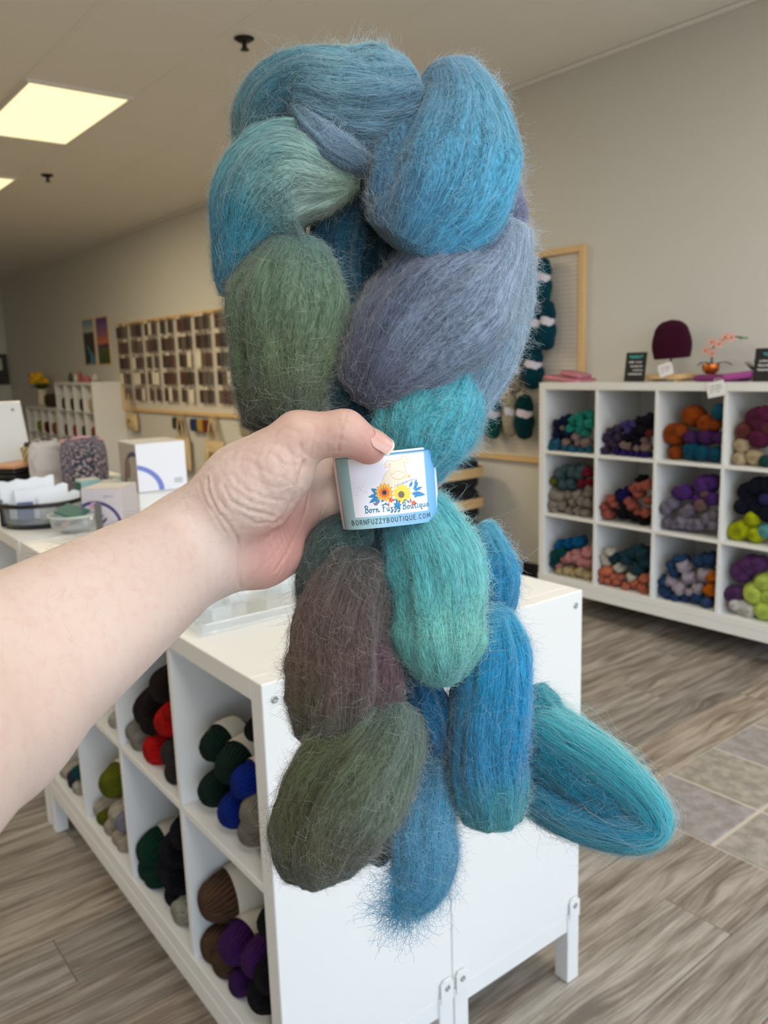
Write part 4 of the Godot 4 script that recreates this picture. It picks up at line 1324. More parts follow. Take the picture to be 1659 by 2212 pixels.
	# white display panel, thread cone and black stand at the left edge
	var disp := thing("display_panel", "white upright display panel at the left edge of the picture", "panel", Vector3(0.9, top, -3.62))
	var slab := Geo.new()
	var lift := Vector3(0.0, 0.374, -0.115)
	var br := Vector3(0.06, 0.002, 0.085)
	var bl := Vector3(-0.24, 0.002, -0.035)
	var tr := Vector3(0.055, 0.374, -0.035)
	var tl := Vector3(-0.245, 0.374, -0.155)
	var deep := Vector3(0.006, 0.004, -0.014)
	slab.quad(bl, br, tr, tl, -deep)
	slab.quad(bl + deep, br + deep, tr + deep, tl + deep, deep)
	slab.quad(tl, tr, tr + deep, tl + deep, Vector3.UP)
	slab.quad(bl, br, br + deep, bl + deep, Vector3.DOWN)
	slab.quad(br, tr, tr + deep, br + deep, Vector3(1, 0, 0.3))
	slab.quad(bl, tl, tl + deep, bl + deep, Vector3(-1, 0, -0.3))
	part(disp, "board", slab.mesh(), mats["white laminate"])
	part(disp, "screw", screw(), mats["steel"], tr + Vector3(-0.03, -0.03, 0.0), Vector3(1.2, 0, 0.3))
	part(disp, "prop", bar([Vector3(-0.05, 0.3, -0.1), Vector3(0.0, 0.003, -0.24)], 0.006, 8), mats["steel"])
	single("teal_ball", turned([Vector2(0, 0), Vector2(0.03, 0.01), Vector2(0.042, 0.04), Vector2(0.03, 0.075), Vector2(0, 0.088)], 24), mat("pale teal", rgb(140, 210, 206), 0.5), "pale teal egg shape on top of the white display panel", "ornament", Vector3(0.83, top + 0.374, -3.735))
	var stand := thing("black_stand", "black ribbed stand with a wooden top at the left edge", "stand", Vector3(0.86, top, -3.43), 0.6)
	for k in 6:
		part(stand, "rib", cbox(0.17, 0.02, 0.12, 0.006), mats["black plastic"], Vector3(0, 0.011 + 0.0215 * k, 0))
	part(stand, "wooden_top", cbox(0.18, 0.014, 0.13, 0.003), mat("warm wood", rgb(206, 150, 112), 0.5), Vector3(0, 0.137, 0))
	part(stand, "post", cbox(0.014, 0.155, 0.014, 0.003), mat("dark navy", rgb(30, 32, 44), 0.4), Vector3(0.094, 0.078, 0.058))
	var cone := thing("thread_cone", "pale yellow thread cone with a dark tip on the black stand", "thread cone", Vector3(0.905, top + 0.1441, -3.42))
	part(cone, "wound_thread", turned([Vector2(0, 0), Vector2(0.02, 0), Vector2(0.024, 0.03), Vector2(0.03, 0.055), Vector2(0.024, 0.06), Vector2(0, 0.06)], 20), yarn_mat(rgb(222, 206, 150)))
	part(cone, "dark_tip", turned([Vector2(0, 0.058), Vector2(0.012, 0.058), Vector2(0.014, 0.068), Vector2(0.008, 0.078), Vector2(0, 0.078)], 14), mats["dark grey"])
	# clear tray on the near island
	var at := island(0.38, 0.21)
	var ct := thing("acrylic_tray", "clear acrylic tray on the near white shelf below the hand", "tray", Vector3(at.x, top, at.z), ISLAND_TURN)
	part(ct, "sheet", cbox(0.36, 0.004, 0.2, 0.001), clear, Vector3(0, 0.0025, 0))
	for s in [-1.0, 1.0]:
		part(ct, "edge", cbox(0.36, 0.02, 0.004, 0.001), clear, Vector3(0, 0.012, s * 0.1))
		part(ct, "edge", cbox(0.004, 0.02, 0.2, 0.001), clear, Vector3(s * 0.18, 0.012, 0))
	for q in [[-0.13, 0.05, "nearest clear acrylic block on the clear tray"], [-0.11, -0.03, "middle clear acrylic block on the clear tray"], [-0.04, -0.06, "farthest clear acrylic block on the clear tray"], [0.08, -0.05, "rightmost clear acrylic block on the clear tray"]]:
		var p := at + Basis(Vector3.UP, ISLAND_TURN) * Vector3(q[0], 0, q[1])
		var c := thing("acrylic_block", q[2], "block", Vector3(p.x, top + 0.0048, p.z), 0.3, "clear acrylic blocks")
		for s in [-1.0, 1.0]:
			part(c, "side", cbox(0.05, 0.035, 0.003, 0.001), clear, Vector3(0, 0.0185, s * 0.023))
			part(c, "side", cbox(0.003, 0.035, 0.046, 0.001), clear, Vector3(s * 0.0235, 0.0185, 0))


# ---------------------------------------------------------------- the wool braid
# Held things are laid out on a sheet 0.47 m before the lens: x, y in sheet units of 1/1757.63 rad from the sheet's
# upper left corner, w in millimetres from the sheet towards the viewer. The result is a point of the world.
const HOLD := 0.47


func held(x: float, y: float, w: float) -> Vector3:
	var d := HOLD - w * 0.001
	return cam_xf * Vector3((x - 829.5) / 1757.63 * d, -(y - 1106.0) / 1757.63 * d, -d)


func spline(p: Array, s: float) -> Array:
	# Catmull-Rom through rows of numbers
	var m := p.size() - 1
	var t := clampf(s, 0.0, 1.0) * m
	var k := mini(int(t), m - 1)
	var f := t - k
	var out := []
	for e in p[0].size():
		var a: float = p[maxi(k - 1, 0)][e]
		var b: float = p[k][e]
		var c: float = p[k + 1][e]
		var d: float = p[mini(k + 2, m)][e]
		out.append(0.5 * (2.0 * b + (c - a) * f + (2.0 * a - 5.0 * b + 4.0 * c - d) * f * f + (3.0 * b - a - 3.0 * c + d) * f * f * f))
	return out


# Strands: [thickness over width, rows of [x, y, w, half width], dye stops [place, r, g, b on one side, r, g, b on the other], fibres]
var strands := [
	# back strands that fill the middle; dark teal dye includes the shade of the gaps
	[0.5, [[810, 250, -20, 60], [800, 400, -26, 75], [790, 600, -24, 85], [800, 780, -20, 95], [820, 900, -10, 84], [836, 1000, -4, 80], [842, 1100, -4, 80], [855, 1200, -10, 76], [880, 1330, -18, 60], [890, 1500, -16, 40]],
		[[0.0, 24, 52, 62, 24, 52, 62], [0.5, 34, 74, 90, 34, 70, 86], [1.0, 46, 62, 60, 40, 96, 116]], 0.2],
	[0.7, [[765, 425, -24, 30], [735, 490, -18, 62], [727, 570, -18, 60], [742, 660, -16, 52], [742, 780, -12, 48], [724, 890, -6, 40]],
		[[0.0, 24, 80, 100, 22, 72, 92], [0.4, 22, 72, 94, 28, 78, 98], [1.0, 52, 84, 90, 46, 78, 88]], 0.7],
	[0.8, [[1096, 385, -16, 20], [1108, 450, -12, 30], [1110, 520, -12, 30], [1106, 590, -12, 20]],
		[[0.0, 118, 114, 150, 122, 118, 152], [1.0, 130, 134, 160, 126, 132, 158]], 0.8],
	# outer right
	[0.72, [[1110, 470, -12, 24], [1110, 560, -9, 44], [1092, 660, -8, 60], [1048, 770, -6, 68], [1000, 875, -4, 56], [958, 970, 0, 34]],
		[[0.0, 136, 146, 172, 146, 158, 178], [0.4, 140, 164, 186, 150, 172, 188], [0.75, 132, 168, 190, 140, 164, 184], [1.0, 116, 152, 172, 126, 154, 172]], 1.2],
	# left middle, green
	[0.7, [[640, 505, -8, 46], [632, 585, -6, 112], [622, 680, -4, 134], [612, 780, -4, 112], [610, 860, -2, 100], [612, 935, 0, 84]],
		[[0.0, 92, 116, 106, 84, 124, 124], [0.3, 88, 106, 84, 112, 136, 114], [0.6, 76, 88, 64, 116, 132, 102], [0.85, 62, 64, 46, 86, 94, 76], [1.0, 56, 58, 44, 70, 76, 64]], 1.0],
	# left upper
	[0.7, [[778, 392, 2, 16], [715, 388, 2, 72], [625, 385, 0, 122], [550, 442, -4, 98], [508, 535, -8, 56], [482, 640, -10, 14]],
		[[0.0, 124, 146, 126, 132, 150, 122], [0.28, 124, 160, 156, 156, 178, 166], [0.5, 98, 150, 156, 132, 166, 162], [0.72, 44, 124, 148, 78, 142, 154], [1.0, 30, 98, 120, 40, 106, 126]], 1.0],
	# aqua lobe above the band
	[0.75, [[990, 775, -8, 56], [955, 850, -2, 98], [918, 915, 2, 110], [893, 972, 0, 92], [866, 1050, -8, 56]],
		[[0.0, 100, 192, 206, 88, 176, 198], [0.45, 92, 176, 178, 78, 172, 192], [1.0, 78, 148, 152, 84, 164, 186]], 1.2],
	# right middle, slate
	[0.7, [[1086, 470, -4, 60], [1062, 555, -2, 90], [988, 640, 2, 146], [900, 722, 6, 142], [834, 800, 8, 104], [786, 878, 5, 58]],
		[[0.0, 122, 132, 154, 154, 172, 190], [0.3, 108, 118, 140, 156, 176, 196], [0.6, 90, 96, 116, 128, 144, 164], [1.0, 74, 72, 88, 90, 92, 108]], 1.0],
	# top arch
	[0.66, [[545, 345, -10, 36], [566, 245, -6, 64], [640, 190, -2, 74], [740, 212, 2, 108], [835, 226, 2, 112], [915, 215, -2, 84]],
		[[0.0, 66, 92, 92, 102, 126, 120], [0.3, 56, 92, 108, 78, 126, 138], [0.6, 108, 140, 158, 108, 158, 174], [1.0, 92, 122, 144, 104, 150, 172]], 1.0],
	[0.8, [[632, 222, 4, 14], [680, 282, 10, 34], [742, 330, 11, 38], [822, 372, 4, 16]],
		[[0.0, 96, 128, 140, 112, 142, 160], [0.5, 120, 150, 172, 126, 156, 178], [1.0, 86, 108, 126, 92, 114, 132]], 1.2],
	# right upper, sky blue
	[0.68, [[955, 132, -4, 44], [984, 225, 0, 98], [974, 330, 4, 138], [950, 420, 10, 142], [908, 488, 13, 120], [870, 548, 11, 78]],
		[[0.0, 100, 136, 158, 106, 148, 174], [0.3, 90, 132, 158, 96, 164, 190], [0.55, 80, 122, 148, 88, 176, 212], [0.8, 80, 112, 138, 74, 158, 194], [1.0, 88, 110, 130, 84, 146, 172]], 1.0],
	# below the band, left
	[0.75, [[800, 1130, -4, 40], [730, 1172, 0, 58], [680, 1240, 0, 42], [660, 1320, -4, 16]],
		[[0.0, 62, 96, 92, 70, 104, 104], [0.5, 80, 92, 86, 66, 84, 78], [1.0, 68, 80, 74, 62, 74, 68]], 1.2],
	[0.66, [[872, 1500, -16, 30], [882, 1560, -14, 34], [868, 1625, -14, 16]], [[0.0, 58, 66, 58, 58, 66, 58], [1.0, 54, 60, 52, 54, 60, 52]], 0.8],
	[0.68, [[790, 1180, 2, 60], [766, 1262, 4, 92], [747, 1360, 2, 112], [746, 1460, 0, 124], [732, 1550, -4, 112], [700, 1632, -8, 60]],
		[[0.0, 76, 86, 82, 82, 78, 76], [0.3, 102, 82, 74, 98, 88, 88], [0.55, 92, 76, 60, 102, 80, 86], [0.8, 84, 74, 52, 78, 80, 76], [1.0, 78, 76, 62, 72, 78, 74]], 1.0],
	[0.8, [[842, 1690, -10, 40], [832, 1780, -8, 48], [800, 1860, -10, 30]], [[0.0, 58, 62, 54, 62, 66, 58], [1.0, 62, 64, 56, 60, 62, 54]], 1.0],
	[0.68, [[850, 1505, -4, 66], [820, 1585, 2, 102], [762, 1680, 4, 124], [712, 1770, 2, 120], [694, 1845, 0, 104], [700, 1900, -4, 62]],
		[[0.0, 86, 100, 92, 98, 116, 110], [0.35, 78, 82, 54, 108, 122, 108], [0.7, 76, 74, 46, 92, 90, 80], [1.0, 68, 78, 68, 66, 72, 62]], 1.0],
	# below the band, right
	[0.75, [[1035, 1130, -8, 30], [1074, 1215, -10, 42], [1080, 1290, -10, 40], [1066, 1348, -8, 20]], [[0.0, 76, 164, 190, 84, 168, 192], [0.5, 34, 140, 190, 46, 150, 196], [1.0, 30, 124, 172, 34, 130, 178]], 1.0],
	[0.75, [[898, 1440, -10, 22], [928, 1525, -6, 46], [946, 1590, -6, 38], [958, 1650, -8, 16]], [[0.0, 22, 100, 140, 26, 106, 146], [1.0, 32, 104, 146, 30, 100, 142]], 1.0],
	[0.7, [[1150, 1480, -12, 22], [1172, 1545, -10, 50], [1150, 1625, -12, 44]], [[0.0, 54, 150, 164, 62, 158, 170], [1.0, 40, 138, 158, 46, 146, 164]], 1.0],
	[0.8, [[1140, 1610, -8, 60], [1250, 1692, -4, 62], [1340, 1748, -4, 50], [1400, 1785, -8, 20]], [[0.0, 30, 112, 132, 24, 104, 128], [1.0, 22, 100, 130, 24, 106, 134]], 1.0],
	[0.85, [[1130, 1545, -10, 50], [1205, 1592, -6, 58], [1300, 1656, -2, 54], [1380, 1728, 0, 46], [1400, 1782, 0, 46], [1345, 1792, 0, 44], [1255, 1762, -4, 50], [1185, 1722, -8, 56], [1130, 1680, -12, 50]],
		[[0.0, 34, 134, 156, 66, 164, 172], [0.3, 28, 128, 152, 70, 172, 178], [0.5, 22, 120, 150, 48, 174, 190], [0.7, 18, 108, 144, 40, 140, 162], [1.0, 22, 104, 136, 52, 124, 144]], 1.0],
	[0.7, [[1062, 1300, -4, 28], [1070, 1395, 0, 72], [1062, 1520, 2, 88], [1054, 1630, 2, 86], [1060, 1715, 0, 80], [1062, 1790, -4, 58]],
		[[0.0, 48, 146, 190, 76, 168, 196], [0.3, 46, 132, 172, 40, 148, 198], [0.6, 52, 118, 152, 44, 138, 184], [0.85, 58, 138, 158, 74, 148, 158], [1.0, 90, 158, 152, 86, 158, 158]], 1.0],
	[0.75, [[858, 1070, -6, 52], [905, 1140, 2, 88], [944, 1235, 8, 106], [952, 1330, 8, 98], [952, 1400, 8, 88], [957, 1482, 4, 36]],
		[[0.0, 78, 134, 154, 66, 166, 182], [0.35, 78, 166, 172, 106, 186, 188], [0.7, 100, 178, 172, 124, 194, 182], [1.0, 94, 158, 158, 100, 172, 168]], 1.2],
	# loose tail
	[0.6, [[932, 1590, -10, 26], [920, 1690, -6, 62], [914, 1780, -2, 68], [916, 1850, 0, 68], [902, 1918, 0, 56], [862, 1962, 0, 20]],
		[[0.0, 56, 108, 134, 62, 114, 140], [0.4, 84, 142, 172, 76, 148, 180], [1.0, 62, 134, 166, 66, 140, 172]], 2.4],
]


func wool_material() -> StandardMaterial3D:
	var f := noise(0.6, 4, 41)
	var im := grey_image(512, 512, func(x, y): return 0.5 + 0.62 * tiled(f, x, y, 512, 512, 26.0, 8.0))
	var tone := grey_image(512, 512, func(x, y): return 0.86 + 0.30 * tiled(f, x + 90, y, 512, 512, 24.0, 7.0) + 0.22 * tiled(f, x, y + 30, 512, 512, 9.0, 1.1))
	var m := mat("dyed wool", Color.WHITE, 1.0)
	m.vertex_color_use_as_albedo = true
	m.albedo_texture = tex(tone)
	m.heightmap_enabled = true
	m.heightmap_texture = tex(im)
	m.heightmap_scale = 0.07
	m.metallic_specular = 0.1
	m.rim_enabled = true
	m.rim = 0.5
	return m


func dye(stops: Array, s: float, side: float) -> Color:
	var k := 0
	while k < stops.size() - 2 and s > stops[k + 1][0]:
		k += 1
	var a: Array = stops[k]
	var b: Array = stops[k + 1]
	var t := clampf((s - a[0]) / (b[0] - a[0]), 0.0, 1.0)
	t = t * t * (3.0 - 2.0 * t)
	var out := Color.BLACK
	for e in 3:
		out[e] = lerpf(lerpf(a[1 + e], b[1 + e], t), lerpf(a[4 + e], b[4 + e], t), side) / 255.0
	return out


func build_braid() -> void:
	var base := held(830, 1060, 0)
	var braid := thing("wool_braid", "chunky braid of teal, slate, green and blue wool roving held in the hand", "wool", base)
	var wool := wool_material()
	var hair := mat("loose wool", Color.WHITE, 0.9)
	hair.vertex_color_use_as_albedo = true
	hair.metallic_specular = 0.15
	hair.backlight_enabled = true
	hair.backlight = Color(0.5, 0.5, 0.5)
	var f := noise(0.9, 3, 12)
	var fv := PackedVector3Array()
	var fn := PackedVector3Array()
	var fc := PackedColorArray()
	var fi := PackedInt32Array()
	var look := cam_xf.basis.z
	var gain := 1.0
	for e in strands.size():
		var spec: Array = strands[e]
		var rings := 70
		var seg := 56
		var cen := PackedVector3Array()
		var wx := PackedVector3Array()
		var dx := PackedVector3Array()
		for j in rings + 1:
			var row := spline(spec[1], j / float(rings))
			cen.append(held(row[0], row[1], row[2]) - base)
			wx.append(Vector3(row[3], 0, 0))
		for j in rings + 1:
			var t := (cen[mini(j + 1, rings)] - cen[maxi(j - 1, 0)]).normalized()
			var side := t.cross(look).normalized()
			var hw := maxf(wx[j].x, 2.0) * HOLD / 1757.63
			wx[j] = side * hw
			dx.append(side.cross(t).normalized() * (hw * float(spec[0]) if hw > 0.012 else hw * lerpf(1.0, float(spec[0]), hw / 0.012)))
		# skin of the strand: folds run along the fibres
		var pts := PackedVector3Array()
		var cols := PackedColorArray()
		var ph := e * 3.7
		for j in rings + 1:
			var s := j / float(rings)
			var edge := sqrt(clampf(minf(s, 1.0 - s) * 14.0, 0.0, 1.0))
			for i in seg + 1:
				var th := TAU * (i % seg) / seg
				var ca := cos(th)
				var sa := sin(th)
				var fold := 0.045 * sin(5.0 * th + ph + 2.2 * s) + 0.03 * sin(8.0 * th + 1.7 * ph - 3.0 * s) + 0.17 * f.get_noise_3d(ca * 2.2 + ph, sa * 2.2, s * 2.4) - 0.15 * pow(1.0 - absf(sin(2.5 * th + ph * 1.3 + 1.3 * s)), 6.0) + 0.05 * f.get_noise_3d(ca * 8.0, sa * 8.0 + ph, s * 6.0)
				var r := (1.0 + fold) * edge
				pts.append(cen[j] + (wx[j] * ca + dx[j] * sa) * r)
				var streak := f.get_noise_3d(ca * 7.0 + ph, sa * 7.0, s * 1.6)
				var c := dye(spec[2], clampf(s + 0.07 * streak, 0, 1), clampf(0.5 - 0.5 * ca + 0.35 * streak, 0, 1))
				var lin := c.srgb_to_linear() * (gain * (1.0 + 0.22 * f.get_noise_3d(ca * 8.0, sa * 8.0 + ph, s * 5.0)))
				cols.append(Color(lin.r, lin.g, lin.b))
		var g := Geo.new()
		g.grid(pts, seg + 1, rings + 1, true, 2.0, 1.0, cols, true)
		part(braid, "strand", g.mesh(), wool)
		# loose fibres lying on it and standing off
		var area := 0.0
		for j in rings:
			area += (cen[j + 1] - cen[j]).length() * wx[j].length() * 2.0
		var count := int(area * 1.0e6 * 0.95 * float(spec[3]))
		var tail := e == strands.size() - 1
		for k in count:
			var s := rng.randf()
			var th := rng.randf_range(-0.8, PI + 0.8)
			var fly := rng.randf() < 0.10
			if rng.randf() < 0.20:
				# more of them stand off at the sides
				th = rng.randf_range(-0.45, 0.3) + (PI + 0.15 if rng.randf() < 0.5 else 0.0)
				fly = true
			var lift := rng.randf_range(0.0001, 0.0011)
			var rise := 0.0
			if fly:
				rise = rng.randf_range(0.0012, 0.0058) * (1.0 if rng.randf() < 0.9 else 2.2)
			var j0 := clampi(int(s * rings), 0, rings)
			var w := wx[j0].length()
			var span := rng.randf_range(0.0045, 0.0105) if not fly else rng.randf_range(0.006, 0.017)
			var total := maxf(0.03, (cen[rings] - cen[0]).length())
			var lean := rng.randfn(0.0, 0.6) if rng.randf() < 0.7 and not fly else rng.randf() * TAU
			var ds := span * cos(lean) / total / 9.0 * (1.0 if rng.randf() < 0.5 else -1.0)
			var dth := span * sin(lean) / maxf(w, 0.008) / 9.0
			var curl := rng.randf_range(0.0002, 0.0008) * (2.6 if fly else 1.0)
			var freq := rng.randf_range(0.7, 1.7)
			var pa := rng.randf() * TAU
			var c := dye(spec[2], clampf(s, 0, 1), clampf(0.5 - 0.5 * cos(th) + rng.randf_range(-0.3, 0.3), 0, 1))
			var lin := c.srgb_to_linear() * (gain * rng.randf_range(0.85, 1.5))
			var pale := rng.randf_range(0.02, 0.16) if not fly else rng.randf_range(0.2, 0.6)
			lin = lin.lerp(Color(0.66, 0.66, 0.60), pale)
			var wide := rng.randf_range(0.000030, 0.000066)
			var prev := Vector3.ZERO
			var line := PackedVector3Array()
			var nrm := PackedVector3Array()
			for q in 10:
				var jf := clampf(s, 0.0, 1.0) * rings
				var j := clampi(int(jf), 0, rings - 1)
				var u := jf - j
				var edge := sqrt(clampf(minf(s, 1.0 - s) * 14.0, 0.0, 1.0))
				var ca := cos(th)
				var sa := sin(th)
				var a := wx[j].lerp(wx[j + 1], u)
				var b := dx[j].lerp(dx[j + 1], u)
				var fold := 0.045 * sin(5.0 * th + ph + 2.2 * s) + 0.03 * sin(8.0 * th + 1.7 * ph - 3.0 * s) + 0.17 * f.get_noise_3d(ca * 2.2 + ph, sa * 2.2, s * 2.4) - 0.15 * pow(1.0 - absf(sin(2.5 * th + ph * 1.3 + 1.3 * s)), 6.0)
				var n := (a.normalized() * ca * b.length() + b.normalized() * sa * a.length()).normalized()
				var p := cen[j].lerp(cen[j + 1], u) + (a * ca + b * sa) * ((1.0 + fold) * edge)
				var z := q / 9.0
				p += n * (lift + rise * z * z * (1.2 - 0.4 * sin(q * freq + pa)))
				p += a.normalized() * (curl * sin(q * freq + pa)) + look * (curl * 0.5 * cos(q * freq * 1.3 + pa))
				line.append(p)
				nrm.append(n)
				s += ds
				th += dth
				if s < -0.02 or s > 1.02:
					ds = -ds
					th += 0.3
			var k0 := fv.size()
			for q in 10:
				var t := (line[mini(q + 1, 9)] - line[maxi(q - 1, 0)]).normalized()
				var across := t.cross(look + nrm[q] * 0.3).normalized() * (wide * (1.0 - 0.6 * absf(q / 4.5 - 1.0)))
				fv.append(line[q] - across)
				fv.append(line[q] + across)
				var nn := (nrm[q] + look * 0.35).normalized()
				fn.append(nn)
				fn.append(nn)
				fc.append(lin)
				fc.append(lin)
				if q > 0:
					var b0 := k0 + q * 2
					fi.append_array([b0 - 2, b0, b0 - 1, b0 - 1, b0, b0 + 1])
		if tail:
			for k in 1300:
				# ragged end: curly wisps hanging from the tail
				var s := rng.randf_range(0.62, 1.0)
				var j := clampi(int(s * rings), 0, rings)
				var p := cen[j] + wx[j] * rng.randf_range(-1.0, 1.0) + dx[j] * rng.randf_range(-0.6, 1.0)
				var aim := rng.randf_range(-2.9, -1.3)
				var turn := rng.randf_range(-0.75, 0.75)
				var step := rng.randf_range(0.0008, 0.0026)
				var deep := rng.randf_range(-0.3, 0.3)
				var c := dye(spec[2], s, rng.randf()).srgb_to_linear() * (gain * rng.randf_range(0.7, 1.3))
				var k0 := fv.size()
				for q in 12:
					var go := (cam_xf.basis * Vector3(cos(aim), sin(aim), deep)).normalized()
					var across := go.cross(look).normalized() * 0.00005
					fv.append(p - across)
					fv.append(p + across)
					fn.append(look)
					fn.append(look)
					fc.append(c)
					fc.append(c)
					p += go * step + cam_xf.basis * Vector3(-0.0004, -0.0002, 0)
					aim += turn + rng.randf_range(-0.5, 0.5)
					if rng.randf() < 0.2:
						turn = -turn
					if q > 0:
						var b0 := k0 + q * 2
						fi.append_array([b0 - 2, b0, b0 - 1, b0 - 1, b0, b0 + 1])
	var a := []
	a.resize(Mesh.ARRAY_MAX)
	a[Mesh.ARRAY_VERTEX] = fv
	a[Mesh.ARRAY_NORMAL] = fn
	a[Mesh.ARRAY_COLOR] = fc
	a[Mesh.ARRAY_INDEX] = fi
	var am := ArrayMesh.new()
	am.add_surface_from_arrays(Mesh.PRIMITIVE_TRIANGLES, a)
	var fuzz := part(braid, "loose_fibres", am, hair, Vector3.ZERO, Vector3.ZERO, "fine curly stray wool fibres")
	fuzz.set_meta("kind", "stuff")
	print("fibre triangles ", fi.size() / 3)
	build_band(braid, base)


# ---------------------------------------------------------------- the paper band
class Pen:
	var im: Image
	var off := Vector2.ZERO
	func dot(p: Vector2, r: float, c: Color) -> void:
		p += off
		for y in range(maxi(0, int(p.y - r - 1)), mini(im.get_height(), int(p.y + r + 2))):
			for x in range(maxi(0, int(p.x - r - 1)), mini(im.get_width(), int(p.x + r + 2))):
				var k := clampf(r + 0.5 - Vector2(x, y).distance_to(p), 0.0, 1.0) * c.a
				if k > 0.0:
					im.set_pixel(x, y, im.get_pixel(x, y).lerp(Color(c.r, c.g, c.b), k))
	func line(pts: Array, r: float, c: Color) -> void:
		for k in pts.size() - 1:
			var a: Vector2 = pts[k]
			var b: Vector2 = pts[k + 1]
			var n := maxi(1, int(a.distance_to(b) / maxf(0.6, r * 0.5)))
			for e in n + 1:
				dot(a.lerp(b, e / float(n)), r, c)
	func blob(at: PackedVector2Array, c: Color, c2: Color) -> void:
		var pts := PackedVector2Array()
		for p in at:
			pts.append(p + off)
		var box := Rect2(pts[0], Vector2.ZERO)
		for p in pts:
			box = box.expand(p)
		for y in range(maxi(0, int(box.position.y)), mini(im.get_height(), int(box.end.y) + 1)):
			for x in range(maxi(0, int(box.position.x)), mini(im.get_width(), int(box.end.x) + 1)):
				if Geometry2D.is_point_in_polygon(Vector2(x, y), pts):
					var t := 0.5 + 0.5 * sin(x * 0.21 + sin(y * 0.13) * 2.0) * cos(y * 0.17)
					var q := c.lerp(c2, t)
					im.set_pixel(x, y, im.get_pixel(x, y).lerp(Color(q.r, q.g, q.b), q.a))
	func petal(at: Vector2, dir: float, l: float, w: float, c: Color, c2: Color) -> void:
		var p := PackedVector2Array()
		for k in 15:
			var s := k / 14.0
			p.append(at + Vector2(l * s, w * sin(PI * pow(s, 0.8))).rotated(dir))
		for k in 15:
			var s := 1.0 - k / 14.0
			p.append(at + Vector2(l * s, -w * sin(PI * pow(s, 0.8))).rotated(dir))
		blob(p, c, c2)


